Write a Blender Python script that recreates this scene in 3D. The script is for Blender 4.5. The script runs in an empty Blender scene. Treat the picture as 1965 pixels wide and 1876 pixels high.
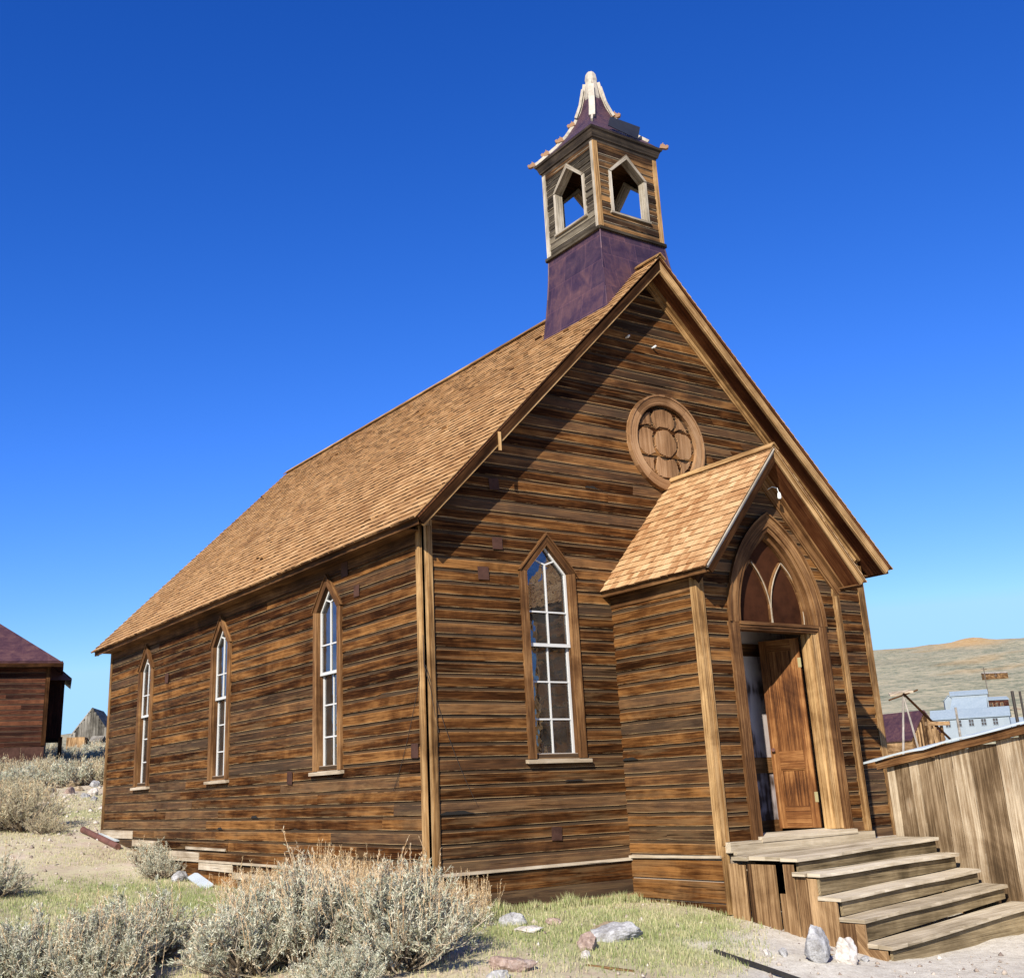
import bpy, math, random
import numpy as np
from mathutils import Vector, Matrix
random.seed(11)
RNG = np.random.default_rng(5)
SC = bpy.context.scene
COL = SC.collection

# ------------------------------------------------------------------ camera
cam_d = bpy.data.cameras.new('camera'); cam = bpy.data.objects.new('camera', cam_d); COL.objects.link(cam)
CR = Vector((0.83477224, -0.54913496, -0.04007617)); CU = Vector((-0.1407751, -0.28323438, 0.94866256)); CF = Vector((0.53229472, 0.78627545, 0.31374073))
CAM = Vector((-6.91711662, -11.4259326, 0.83805735))
m = Matrix.Identity(4)
for i in range(3):
    m[i][0] = CR[i]; m[i][1] = CU[i]; m[i][2] = -CF[i]; m[i][3] = CAM[i]
cam.matrix_world = m
cam_d.sensor_fit = 'HORIZONTAL'; cam_d.sensor_width = 36.0
cam_d.lens = 36.0 * 2178.9 / 1965
cam_d.shift_x = 73.1 / 1965; cam_d.shift_y = -138.3 / 1965
cam_d.clip_start = 0.1; cam_d.clip_end = 9000
SC.camera = cam

# ------------------------------------------------------------------ light
TO_SUN = Vector((-1.32, -1.0, 1.05)).normalized()
EL = math.asin(TO_SUN.z); AZ = math.atan2(TO_SUN.x, TO_SUN.y)
w = bpy.data.worlds.new('World'); SC.world = w; w.use_nodes = True
nt = w.node_tree; nt.nodes.clear()
sky = nt.nodes.new('ShaderNodeTexSky'); sky.sky_type = 'NISHITA'; sky.sun_disc = False
sky.sun_elevation = EL; sky.sun_rotation = AZ % (2 * math.pi)
sky.altitude = 2550; sky.air_density = 1.0; sky.dust_density = 0.0; sky.ozone_density = 3.0
bg = nt.nodes.new('ShaderNodeBackground'); bg.inputs['Strength'].default_value = 0.12
# deepen the thin high-altitude air: per-channel response of the sky colour (r, g, b): (gain, power)
sp_ = nt.nodes.new('ShaderNodeSeparateColor'); cb_ = nt.nodes.new('ShaderNodeCombineColor'); nt.links.new(sky.outputs[0], sp_.inputs[0])
for i_, (g_, p_) in enumerate(((.90, 2.0), (.68, 1.30), (1.08, 1.0))):
    m0 = nt.nodes.new('ShaderNodeMath'); m0.operation = 'MULTIPLY'; m0.inputs[1].default_value = .2018
    m1 = nt.nodes.new('ShaderNodeMath'); m1.operation = 'POWER'; m1.inputs[1].default_value = p_
    m2 = nt.nodes.new('ShaderNodeMath'); m2.operation = 'MULTIPLY'; m2.inputs[1].default_value = g_/.2018
    nt.links.new(sp_.outputs[i_], m0.inputs[0]); nt.links.new(m0.outputs[0], m1.inputs[0]); nt.links.new(m1.outputs[0], m2.inputs[0])
    m3 = nt.nodes.new('ShaderNodeMath'); m3.operation = 'MINIMUM'; m3.inputs[1].default_value = (.42, .76, 1.15)[i_]/.2018
    nt.links.new(m2.outputs[0], m3.inputs[0]); nt.links.new(m3.outputs[0], cb_.inputs[i_])
wo = nt.nodes.new('ShaderNodeOutputWorld')
nt.links.new(cb_.outputs[0], bg.inputs['Color']); nt.links.new(bg.outputs[0], wo.inputs[0])
sd = bpy.data.lights.new('sun', 'SUN'); sd.energy = 5.0; sd.angle = math.radians(0.53); sd.color = (1.0, 0.93, 0.82)
so = bpy.data.objects.new('sun', sd); COL.objects.link(so); so.rotation_euler = TO_SUN.to_track_quat('Z', 'Y').to_euler()
SC.view_settings.view_transform = 'Standard'; SC.view_settings.look = 'None'; SC.view_settings.gamma = 1.0
SC.view_settings.exposure = 0.75
SC.cycles.max_bounces = 6; SC.cycles.diffuse_bounces = 2; SC.cycles.transparent_max_bounces = 12

# ------------------------------------------------------------------ terrain height
CAMX, CAMY = -6.917, -11.426
RL = [0,6,10,13,16,19.7,24.7,30,39,55,75,95,140,300,900,1500,2200,4000]
ZLv = [-.75,-.72,-.66,-.52,-.44,-.25,.36,.95,1.75,2.95,4.0,4.3,4.1,1,30,88,92,60]
RR = [0,6,10,13,16,20,30,60,100,180,285,312,500,760,1000,1080,1300,4000]
ZRv = [-.75,-.74,-.76,-.8,-.75,-.7,-1.0,-.6,1.6,3.5,6.0,14,38,71,97,98,90,40]
def sst(a, b, x):
    t = np.clip((x - a) / (b - a), 0, 1); return t * t * (3 - 2 * t)
def gbase(x, y):
    dx = x - CAMX; dy = y - CAMY; r = np.hypot(dx, dy); az = np.degrees(np.arctan2(dx, dy))
    zl = np.interp(r, RL, ZLv); zr = np.interp(r, RR, ZRv); q = sst(22, 46, az)
    z = zl * (1 - q) + zr * q
    off = np.abs((az - 36 + 180) % 360 - 180)
    wb = sst(60, 110, off)
    return z * (1 - wb) - .75 * wb
CP = np.array([(0,0,-.43),(2.8,0,-.52),(2.8,-1.5,-.5),(2.87,-2.5,-.7),(2.87,-3.6,-.86),(4.5,-3.9,-.88),(7.9,-2,-.64),(8,0,-.45),(0,7.08,-.31),(0,12.3,.36),(-2,7,-.3),(-2.5,0,-.6),(-1.3,-2.6,-.66),(.9,-4.3,-.8),(4,6,-.45),(8,6,-.4),(8,12.3,.1),(5.9,-3.6,-.88),(5.9,-4.6,-.88),(6.9,-2.2,-.6),(1.5,-.2,-.46),(0,3.5,-.38)])
SG = 2.2
_K = np.exp(-((CP[:,None,0]-CP[None,:,0])**2+(CP[:,None,1]-CP[None,:,1])**2)/(2*SG**2))+np.eye(len(CP))*.05
_W = np.linalg.solve(_K, CP[:,2]-gbase(CP[:,0],CP[:,1]))
def G0(x, y):
    x = np.asarray(x, float); y = np.asarray(y, float)
    z = gbase(x, y)
    for (cx, cy, _), q in zip(CP, _W):
        z = z + q*np.exp(-((x-cx)**2+(y-cy)**2)/(2*SG**2))
    return z
_GR = np.random.default_rng(3).random((256, 256))
def vnoise(x, y):
    xi = np.floor(x).astype(int); yi = np.floor(y).astype(int); fx = x-xi; fy = y-yi
    fx = fx*fx*(3-2*fx); fy = fy*fy*(3-2*fy)
    a = _GR[xi&255, yi&255]; b = _GR[(xi+1)&255, yi&255]; c = _GR[xi&255, (yi+1)&255]; d = _GR[(xi+1)&255, (yi+1)&255]
    return (a*(1-fx)+b*fx)*(1-fy)+(c*(1-fx)+d*fx)*fy
def fbm(x, y, o=4):
    s = 0; a = .5
    for k in range(o):
        s = s+a*vnoise(x*2**k+17.3*k, y*2**k+5.1*k); a *= .5
    return s
def G(x, y):
    x = np.asarray(x, float); y = np.asarray(y, float)
    r = np.hypot(x-CAMX, y-CAMY)
    z = G0(x, y)
    z = z + (fbm(x*.9, y*.9)-.47)*np.interp(r, [0, 20, 60], [.07, .10, .3])
    z = z + np.interp(r, [200, 900], [0, 1])*((fbm(x*.012, y*.012)-.47)*9+(fbm(x*.05+9, y*.05)-.47)*4)
    ha = np.degrees(np.arctan2(x-CAMX, y-CAMY)); bell = np.exp(-((r-1010)/90)**2)
    z = z + bell*(5.0*np.exp(-((ha-56.9)/.8)**2)+2.0*np.exp(-((ha-55.3)/1.0)**2))
    return z
def gz(x, y): return float(G(x, y))

# ------------------------------------------------------------------ object helpers
def tag(o, label=None, cat=None, group=None, kind=None):
    if label: o['label'] = label
    if cat: o['category'] = cat
    if group: o['group'] = group
    if kind: o['kind'] = kind
    return o
def empty(name, loc=(0, 0, 0), rz=0):
    o = bpy.data.objects.new(name, None); COL.objects.link(o); o.location = loc; o.rotation_euler = (0, 0, rz); o.empty_display_size = .2
    return o
class MB:
    """collects faces; each face gets metre UVs along its grain and a colour attribute (random, random, profile)"""
    def __init__(s): s.v = []; s.f = []; s.uv = []; s.c = []; s.sm = []; s.gr = []; s.gid = 0; s.nid = 0
    def face(s, pts, g=None, tone=None, t=.5, smooth=False, uv=None):
        i0 = len(s.v); pts = [Vector(p) for p in pts]
        s.v += [tuple(p) for p in pts]; s.f.append(tuple(range(i0, i0+len(pts)))); s.sm.append(smooth); s.gr.append(s.gid)
        if tone is None: tone = (random.random(), random.random())
        g = Vector(g).normalized() if g is not None else Vector((0, 0, 1))
        n = (pts[1]-pts[0]).cross(pts[2]-pts[1])
        if n.length < 1e-12: n = Vector((0, 0, 1))
        n.normalize(); c = n.cross(g)
        if c.length < .3:
            c = n.orthogonal(); g2 = n.cross(c)
        else:
            c.normalize(); g2 = g
        for k, p in enumerate(pts):
            s.uv.append((p.dot(g2), p.dot(c)) if uv is None else uv[k])
            s.c.append((tone[0], tone[1], t[k] if isinstance(t, (list, tuple)) else t, 1))
    def prism(s, poly, ext, g=None, tone=None, t=.5, cap=(1, 1)):
        """poly: ordered 3D points, ext: extrusion vector"""
        if tone is None: tone = (random.random(), random.random())
        s.nid += 1; s.gid = s.nid
        poly = [Vector(p) for p in poly]; ext = Vector(ext)
        top = [p+ext for p in poly]
        n = Vector((0, 0, 0))
        for i in range(len(poly)): n += poly[i].cross(poly[(i+1) % len(poly)])
        flip = n.dot(ext) > 0
        A = poly[::-1] if flip else poly; B = top if flip else top[::-1]
        if cap[0]: s.face(A, g, tone, t)
        if cap[1]: s.face(B, g, tone, t)
        for i in range(len(poly)):
            j = (i+1) % len(poly)
            q = [poly[i], poly[j], top[j], top[i]]
            if not flip: q = q[::-1]
            s.face(q, g, tone, t)
        s.gid = 0
    def box(s, lo, hi, g=(1, 0, 0), tone=None, t=.5):
        x0, y0, z0 = lo; x1, y1, z1 = hi
        s.prism([(x0, y0, z0), (x1, y0, z0), (x1, y1, z0), (x0, y1, z0)], (0, 0, z1-z0), g, tone, t)
    def bar(s, a, b, w, h, up=(0, 0, 1), tone=None, t=.5, off=(0, 0)):
        """rectangular bar from a to b, w across, h along up"""
        a = Vector(a); b = Vector(b); d = (b-a).normalized(); up = Vector(up)
        x = d.cross(up)
        if x.length < 1e-4: x = d.orthogonal()
        x.normalize(); y = x.cross(d).normalized()
        o = x*off[0]+y*off[1]
        p = [a+o-x*w/2-y*h/2, a+o+x*w/2-y*h/2, a+o+x*w/2+y*h/2, a+o-x*w/2+y*h/2]
        s.prism(p, b-a, d, tone, t)
    def tube(s, path, rad, n=7, tone=None, t=.5, smooth=True):
        if tone is None: tone = (random.random(), random.random())
        path = [Vector(p) for p in path]; rings = []
        s.nid += 1; s.gid = s.nid
        for i, p in enumerate(path):
            d = (path[min(i+1, len(path)-1)]-path[max(i-1, 0)]).normalized()
            x = d.cross(Vector((.31, .17, .93)))
            if x.length < .05: x = d.orthogonal()
            x.normalize(); y = x.cross(d)
            r = rad[i] if isinstance(rad, (list, tuple)) else rad
            rings.append([p+(x*math.cos(2*math.pi*k/n)+y*math.sin(2*math.pi*k/n))*r for k in range(n)])
        for i in range(len(path)-1):
            d = path[i+1]-path[i]
            for k in range(n):
                j = (k+1) % n
                s.face([rings[i][k], rings[i+1][k], rings[i+1][j], rings[i][j]], d, tone, t, smooth)
        s.face(rings[0], None, tone, t); s.face(rings[-1][::-1], None, tone, t)
        s.gid = 0
    def build(s, name, mat, parent=None, world=True, keep=False):
        """one object, or one per separate piece when the collected solids stand apart"""
        ids = sorted(set(s.gr))
        if keep or len(ids) < 2 or 0 in ids: return s.build1(name, mat, parent, world)
        va = np.array(s.v); lo = {}; hi = {}
        for f, g in zip(s.f, s.gr):
            p = va[list(f)]; a, b = p.min(0), p.max(0)
            if g in lo: lo[g] = np.minimum(lo[g], a); hi[g] = np.maximum(hi[g], b)
            else: lo[g] = a; hi[g] = b
        par = {g: g for g in ids}
        def find(x):
            while par[x] != x: x = par[x]
            return x
        for i, g in enumerate(ids):
            for h in ids[i+1:]:
                if (lo[g]-.03 < hi[h]).all() and (lo[h]-.03 < hi[g]).all(): par[find(h)] = find(g)
        cl = {}
        for g in ids: cl.setdefault(find(g), set()).add(g)
        if len(cl) == 1: return s.build1(name, mat, parent, world)
        first = None
        for gs in cl.values():
            m = MB(); k = 0
            for f, g, sm_ in zip(s.f, s.gr, s.sm):
                if g in gs:
                    i0 = len(m.v); m.v += [s.v[i] for i in f]; m.f.append(tuple(range(i0, i0+len(f)))); m.uv += s.uv[k:k+len(f)]; m.c += s.c[k:k+len(f)]; m.sm.append(sm_); m.gr.append(0)
                k += len(f)
            o = m.build1(name, mat, parent, world); first = first or o
        return first
    def build1(s, name, mat, parent=None, world=True):
        me = bpy.data.meshes.new(name); me.from_pydata(s.v, [], s.f)
        ul = me.uv_layers.new(name='UVMap'); ul.data.foreach_set('uv', np.array(s.uv, dtype=np.float32).ravel())
        ca = me.color_attributes.new('bd', 'FLOAT_COLOR', 'CORNER'); ca.data.foreach_set('color', np.array(s.c, dtype=np.float32).ravel())
        me.polygons.foreach_set('use_smooth', s.sm)
        me.materials.append(mat); me.update()
        o = bpy.data.objects.new(name, me); COL.objects.link(o)
        if parent is not None:
            o.parent = parent
            if world and parent.type == 'EMPTY':
                o.matrix_parent_inverse = PI_(parent)
        return o
def PI_(p):
    # inverse of the parent's own (static) transform so that meshes written in world coordinates stay put
    return (Matrix.Translation(p.location) @ p.rotation_euler.to_matrix().to_4x4()).inverted()

# ------------------------------------------------------------------ materials
class NT:
    def __init__(s, name):
        s.m = bpy.data.materials.new(name); s.m.use_nodes = True; s.t = s.m.node_tree; s.t.nodes.clear()
        s.out = s.n('ShaderNodeOutputMaterial'); s.b = s.n('ShaderNodeBsdfPrincipled'); s.l(s.b.outputs[0], s.out.inputs[0])
    def n(s, k, **kw):
        x = s.t.nodes.new(k)
        for a, b in kw.items(): setattr(x, a, b)
        return x
    def l(s, a, b): s.t.links.new(a, b)
    def math(s, op, a, b=None, c=None, clamp=False):
        x = s.n('ShaderNodeMath', operation=op); x.use_clamp = clamp
        for i, q in enumerate((a, b, c)):
            if q is None: continue
            if isinstance(q, (int, float)): x.inputs[i].default_value = q
            else: s.l(q, x.inputs[i])
        return x.outputs[0]
    def noise(s, vec, scale=1, detail=4, rough=.55, dist=0, dim='3D'):
        x = s.n('ShaderNodeTexNoise'); x.noise_dimensions = dim
        x.inputs['Scale'].default_value = scale; x.inputs['Detail'].default_value = detail; x.inputs['Roughness'].default_value = rough; x.inputs['Distortion'].default_value = dist
        if vec is not None: s.l(vec, x.inputs['Vector'])
        return x.outputs['Fac']
    def comb(s, x, y, z):
        c = s.n('ShaderNodeCombineXYZ')
        for i, q in enumerate((x, y, z)):
            if isinstance(q, (int, float)): c.inputs[i].default_value = q
            else: s.l(q, c.inputs[i])
        return c.outputs[0]
    def ramp(s, fac, stops):
        r = s.n('ShaderNodeValToRGB'); e = r.color_ramp.elements
        while len(e) < len(stops): e.new(.5)
        for q, (p, c) in zip(e, stops):
            q.position = p; q.color = (*c, 1) if len(c) == 3 else c
        s.l(fac, r.inputs[0]); return r.outputs[0]
    def mix(s, f, a, b):
        x = s.n('ShaderNodeMix', data_type='RGBA')
        for k, q in ((0, f), (6, a), (7, b)):
            if isinstance(q, (int, float)): x.inputs[k].default_value = q
            elif isinstance(q, tuple): x.inputs[k].default_value = (*q, 1)
            else: s.l(q, x.inputs[k])
        return x.outputs[2]
    def map(s, v, a, b, c=0, d=1):
        x = s.n('ShaderNodeMapRange'); s.l(v, x.inputs[0])
        for i, q in enumerate((a, b, c, d)): x.inputs[i+1].default_value = q
        return x.outputs[0]
    def bump(s, h, st=.4, dist=.01):
        x = s.n('ShaderNodeBump'); x.inputs['Strength'].default_value = st; x.inputs['Distance'].default_value = dist
        s.l(h, x.inputs['Height']); s.l(x.outputs[0], s.b.inputs['Normal'])
    def attr(s):
        a = s.n('ShaderNodeAttribute', attribute_name='bd'); q = s.n('ShaderNodeSeparateColor'); s.l(a.outputs['Color'], q.inputs[0]); return q.outputs
    def uv(s):
        u = s.n('ShaderNodeUVMap', uv_map='UVMap'); q = s.n('ShaderNodeSeparateXYZ'); s.l(u.outputs[0], q.inputs[0]); return q.outputs

def wood(name, dark, mid, light, edge=None, cove=None, knots=0, rough=.75, contrast=1.0, tonew=.35, grainf=38, stain=.25, spec=.10, blotu=.55, gold=0, shift=.46, bleach=0, crack=.70, line2=0):
    t = NT(name); R, Gc, B = t.attr()[:3]; u, v = t.uv()[:2]
    ou = t.math('MULTIPLY_ADD', R, 41.0, u); ov = t.math('MULTIPLY_ADD', Gc, 23.0, v)
    gv = t.comb(t.math('MULTIPLY', ou, .55), t.math('MULTIPLY', ov, grainf), R)
    grain = t.noise(gv, 1, 5, .65, .25)
    fine = t.noise(t.comb(t.math('MULTIPLY', ou, 3), t.math('MULTIPLY', ov, 170), Gc), 1, 3, .6)
    fig = t.noise(t.comb(t.math('MULTIPLY', ou, 1.0), t.math('MULTIPLY', ov, 9), Gc), 1, 4, .6, 1.2)
    blot = t.noise(t.comb(t.math('MULTIPLY', ou, blotu), t.math('MULTIPLY', ov, 1.6), R), 1, 5, .62, .6)
    f = t.math('MULTIPLY', t.math('SUBTRACT', grain, .5), 1.0*contrast)
    f = t.math('MULTIPLY_ADD', t.math('SUBTRACT', fig, .5), .7*contrast, f)
    f = t.math('MULTIPLY_ADD', t.math('SUBTRACT', blot, .5), .55*contrast, f)
    f = t.math('MULTIPLY_ADD', t.math('SUBTRACT', R, .5), tonew, f)
    f = t.math('MULTIPLY_ADD', t.math('SUBTRACT', fine, .5), .75*contrast, f)
    gp = t.n('ShaderNodeNewGeometry'); wb = t.noise(gp.outputs['Position'], 1.1, 5, .62, .8)
    f = t.math('MULTIPLY_ADD', t.math('SUBTRACT', wb, .5), 1.0*contrast, f)
    f = t.math('ADD', f, shift)
    col = t.ramp(f, [(.0, tuple(x*.45 for x in dark)), (.22, dark), (.5, mid), (.78, light), (1, tuple(min(1, x*1.35) for x in light))])
    if gold:
        gs = t.map(t.noise(t.comb(t.math('MULTIPLY', ou, .7), t.math('MULTIPLY', ov, 16), t.math('MULTIPLY', Gc, 5)), 1, 4, .65, .5), .56, .68)
        col = t.mix(t.math('MULTIPLY', gs, gold), col, tuple(min(1, x*1.15) for x in light))
    if bleach: col = t.mix(t.map(Gc, .72, .92, 0, .55), col, t.mix(fig, (.030,.020,.013), (.115,.082,.054)))   # some boards have gone grey
    if bleach:   # sun and snow bleached patches, commoner on the lower boards
        sz = t.n('ShaderNodeSeparateXYZ'); t.l(gp.outputs['Position'], sz.inputs[0])
        bm_ = t.noise(t.comb(t.math('MULTIPLY', ou, .6), t.math('MULTIPLY', ov, 7), t.math('MULTIPLY', R, 9)), 1, 5, .65, .5)
        bm_ = t.math('ADD', bm_, t.map(sz.outputs[2], 0, 3.5, .055, -.06))
        col = t.mix(t.math('MULTIPLY', t.map(bm_, .54, .66), bleach), col, (.20,.125,.060))
    # weather stains with a shape of their own
    st = t.map(t.noise(t.comb(t.math('MULTIPLY', ou, .5), t.math('MULTIPLY', ov, 1.4), Gc), 1, 6, .7, 1.0), .56, .70)
    col = t.mix(t.math('MULTIPLY', st, stain), col, tuple(x*.6 for x in dark))
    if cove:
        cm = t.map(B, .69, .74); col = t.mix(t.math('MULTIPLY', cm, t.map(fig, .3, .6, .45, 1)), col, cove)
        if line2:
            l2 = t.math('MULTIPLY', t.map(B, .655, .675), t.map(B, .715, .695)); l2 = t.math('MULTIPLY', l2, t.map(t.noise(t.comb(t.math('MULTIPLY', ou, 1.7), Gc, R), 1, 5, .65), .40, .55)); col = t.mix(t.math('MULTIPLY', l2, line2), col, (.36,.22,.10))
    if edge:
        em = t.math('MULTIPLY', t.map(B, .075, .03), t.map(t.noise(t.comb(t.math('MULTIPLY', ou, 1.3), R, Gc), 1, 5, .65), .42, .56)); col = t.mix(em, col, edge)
    if knots:
        vo = t.n('ShaderNodeTexVoronoi'); vo.inputs['Scale'].default_value = 1.0
        t.l(t.comb(t.math('MULTIPLY', ou, knots), t.math('MULTIPLY', ov, knots*1.9), R), vo.inputs['Vector'])
        k = t.map(vo.outputs['Distance'], .13, .07); k2 = t.map(vo.outputs['Distance'], .20, .11, 0, .4)
        col = t.mix(k2, col, light); col = t.mix(k, col, (.20, .075, .025))
    # cracks
    cr = t.map(t.noise(t.comb(t.math('MULTIPLY', ou, 1.1), t.math('MULTIPLY', ov, 55), t.math('MULTIPLY', R, 7)), 1, 2, .5), crack, crack+.05)
    col = t.mix(t.math('MULTIPLY', cr, .8), col, tuple(x*.3 for x in dark))
    t.l(col, t.b.inputs['Base Color']); t.b.inputs['Roughness'].default_value = rough; t.b.inputs['Specular IOR Level'].default_value = spec
    h = t.math('MULTIPLY_ADD', fine, .5, grain); h = t.math('SUBTRACT', h, cr)
    t.bump(h, .55, .006)
    return t.m
def plain(name, col, rough=.6, metal=0, var=.15, scale=8, bump=.1, spec=.4, emis=None, obj=True):
    t = NT(name); tc = t.n('ShaderNodeNewGeometry' if not obj else 'ShaderNodeTexCoord')
    vec = tc.outputs['Position'] if not obj else tc.outputs['Object']
    n = t.noise(vec, scale, 5, .6); n2 = t.noise(vec, scale*.22, 4, .6)
    f = t.math('MULTIPLY_ADD', n2, .6, t.math('MULTIPLY', n, .4))
    c = t.ramp(f, [(.25, tuple(x*(1-var*1.6) for x in col)), (.5, col), (.75, tuple(min(1, x*(1+var)) for x in col))])
    t.l(c, t.b.inputs['Base Color']); t.b.inputs['Roughness'].default_value = rough; t.b.inputs['Metallic'].default_value = metal; t.b.inputs['Specular IOR Level'].default_value = spec
    if bump: t.bump(n, bump, .01)
    return t.m
M = {}
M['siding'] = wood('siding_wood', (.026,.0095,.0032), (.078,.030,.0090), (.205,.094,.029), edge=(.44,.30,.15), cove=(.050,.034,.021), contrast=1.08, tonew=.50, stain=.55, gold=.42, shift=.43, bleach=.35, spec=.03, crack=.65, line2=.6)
M['siding_dark'] = wood('dark_siding_wood', (.020,.006,.003), (.050,.016,.008), (.12,.045,.02), edge=(.22,.13,.07), cove=(.05,.03,.02), contrast=1.0, tonew=.5)
M['trim'] = wood('tan_trim_wood', (.085,.042,.015), (.215,.118,.045), (.40,.25,.11), contrast=1.2, gold=.3, tonew=.4, stain=.2, grainf=60)
M['trim_brown'] = wood('brown_trim_wood', (.050,.022,.008), (.120,.056,.021), (.25,.135,.055), contrast=1.1, tonew=.3, stain=.2, grainf=60)
M['trim_dark'] = wood('dark_trim_wood', (.016,.007,.003), (.042,.018,.007), (.11,.052,.022), contrast=.9, spec=.03)
M['soffit'] = wood('soffit_wood', (.04,.012,.005), (.10,.034,.012), (.20,.085,.033), contrast=.8, tonew=.3)
M['sill'] = wood('bleached_wood', (.20,.15,.095), (.38,.31,.22), (.54,.47,.36), contrast=.8, tonew=.2, stain=.1)
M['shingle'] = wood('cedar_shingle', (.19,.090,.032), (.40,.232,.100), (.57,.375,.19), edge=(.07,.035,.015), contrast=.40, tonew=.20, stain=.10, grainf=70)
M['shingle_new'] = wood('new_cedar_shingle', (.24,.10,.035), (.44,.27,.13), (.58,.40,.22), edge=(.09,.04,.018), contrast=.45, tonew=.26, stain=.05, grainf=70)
M['tower'] = wood('tower_wood', (.022,.017,.011), (.058,.046,.031), (.14,.118,.083), edge=(.5,.44,.33), cove=(.06,.05,.04), contrast=1.1, tonew=.5, stain=.3)
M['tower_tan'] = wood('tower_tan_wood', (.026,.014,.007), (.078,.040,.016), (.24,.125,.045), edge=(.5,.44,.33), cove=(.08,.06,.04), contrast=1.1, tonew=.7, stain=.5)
M['tower_trim'] = wood('tower_trim_wood', (.13,.105,.075), (.29,.25,.19), (.48,.43,.35), contrast=1.0, tonew=.4, grainf=60)
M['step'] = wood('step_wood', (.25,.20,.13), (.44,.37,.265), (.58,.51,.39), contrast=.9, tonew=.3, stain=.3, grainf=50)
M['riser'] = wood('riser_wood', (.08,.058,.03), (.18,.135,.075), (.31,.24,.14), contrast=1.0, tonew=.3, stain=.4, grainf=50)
M['plank'] = wood('side_plank_wood', (.08,.04,.017), (.19,.11,.05), (.36,.23,.115), contrast=1.1, tonew=.5, stain=.3)
M['fence'] = wood('fence_wood', (.11,.070,.036), (.25,.178,.105), (.43,.345,.235), contrast=.95, tonew=.6, knots=1.5, stain=.35, grainf=45)
M['door'] = wood('door_wood', (.050,.018,.006), (.15,.058,.017), (.31,.15,.052), contrast=1.15, tonew=.15, stain=.15, rough=.55, grainf=60)
M['grey_wood'] = wood('grey_weathered_wood', (.10,.085,.068), (.24,.21,.175), (.40,.36,.31), contrast=1.0, tonew=.8)
M['ply'] = wood('round_window_wood', (.10,.048,.019), (.25,.135,.062), (.38,.235,.125), contrast=.7, tonew=.15, stain=.05, grainf=30)
M['tymp'] = plain('transom_paint', (.040,.014,.006), .8, var=.45, scale=9, spec=.06)
M['white'] = plain('white_paint', (.50,.50,.48), .45, var=.06, scale=20, bump=.05)
M['black'] = plain('charred_wood', (.018,.016,.015), .8, var=.5, scale=25, bump=.6)
M['plaster'] = plain('plaster', (.30,.23,.165), .9, var=.08, scale=3)
M['pink'] = plain('salmon_paint', (.75,.33,.20), .7, var=.08, scale=6)
M['ceram'] = plain('ceramic', (.75,.78,.76), .25, var=.03, bump=0)
M['rust'] = plain('rusty_iron', (.13,.055,.04), .8, var=.4, scale=18, bump=.4, metal=.1)
M['rust_sheet'] = plain('rusty_sheet', (.20,.075,.045), .75, var=.45, scale=5, bump=.2)
M['tinp'] = plain('purple_tin', (.060,.030,.022), .8, var=.5, scale=14, spec=.08)
M['dark_sheet'] = plain('dark_sheet', (.030,.031,.034), .45, metal=.3, var=.3, scale=6)
M['cornice'] = wood('cornice_wood', (.022,.017,.013), (.050,.038,.028), (.12,.09,.06), contrast=1.0)
M['cable'] = plain('cable', (.03,.022,.016), .6, var=.1)
M['galv'] = plain('galvanised_sheet', (.52,.58,.60), .5, metal=.25, var=.2, scale=3, bump=.1)
M['brass'] = plain('brass_hinge', (.42,.36,.18), .4, metal=.6, var=.2)
# glass: clear sheet with fresnel reflections
t = NT('window_glass'); t.t.nodes.remove(t.b)
tr = t.n('ShaderNodeBsdfTransparent'); tr.inputs[0].default_value = (.80,.84,.84,1); gl = t.n('ShaderNodeBsdfGlossy'); gl.inputs['Roughness'].default_value = .02
gm = t.n('ShaderNodeNewGeometry'); nz = t.noise(gm.outputs['Position'], 5, 2, .5); bp = t.n('ShaderNodeBump'); bp.inputs['Strength'].default_value = .25; bp.inputs['Distance'].default_value = .02
t.l(nz, bp.inputs['Height']); t.l(bp.outputs[0], gl.inputs['Normal'])
fr = t.n('ShaderNodeFresnel'); fr.inputs['IOR'].default_value = 2.2; mx = t.n('ShaderNodeMixShader')
t.l(t.math('MULTIPLY_ADD', fr.outputs[0], 1.15, .02, clamp=True), mx.inputs[0]); t.l(tr.outputs[0], mx.inputs[1]); t.l(gl.outputs[0], mx.inputs[2])
du = t.n('ShaderNodeBsdfDiffuse'); du.inputs[0].default_value = (.62,.60,.56,1); m4 = t.n('ShaderNodeMixShader'); t.l(t.map(t.noise(gm.outputs['Position'], 3, 5, .6), .35, .7, .01, .05), m4.inputs[0]); t.l(mx.outputs[0], m4.inputs[1]); t.l(du.outputs[0], m4.inputs[2]); t.l(m4.outputs[0], t.out.inputs[0])
M['glass'] = t.m
# worn panel of the left door leaf: bleached paint with dark streaks
t = NT('worn_panel'); tc = t.n('ShaderNodeTexCoord'); mp = t.n('ShaderNodeMapping'); mp.inputs['Scale'].default_value = (14, 14, 1.6); t.l(tc.outputs['Object'], mp.inputs[0])
n = t.noise(mp.outputs[0], 1, 6, .65, .6); n2 = t.noise(tc.outputs['Object'], 2.2, 3, .5)
f = t.math('MULTIPLY_ADD', n2, 1.1, t.math('MULTIPLY', n, .5))
t.l(t.ramp(f, [(.70, (.42,.37,.35)), (.80, (.34,.29,.29)), (.92, (.05,.03,.022))]), t.b.inputs['Base Color']); t.b.inputs['Roughness'].default_value = .7
M['worn'] = t.m
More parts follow.
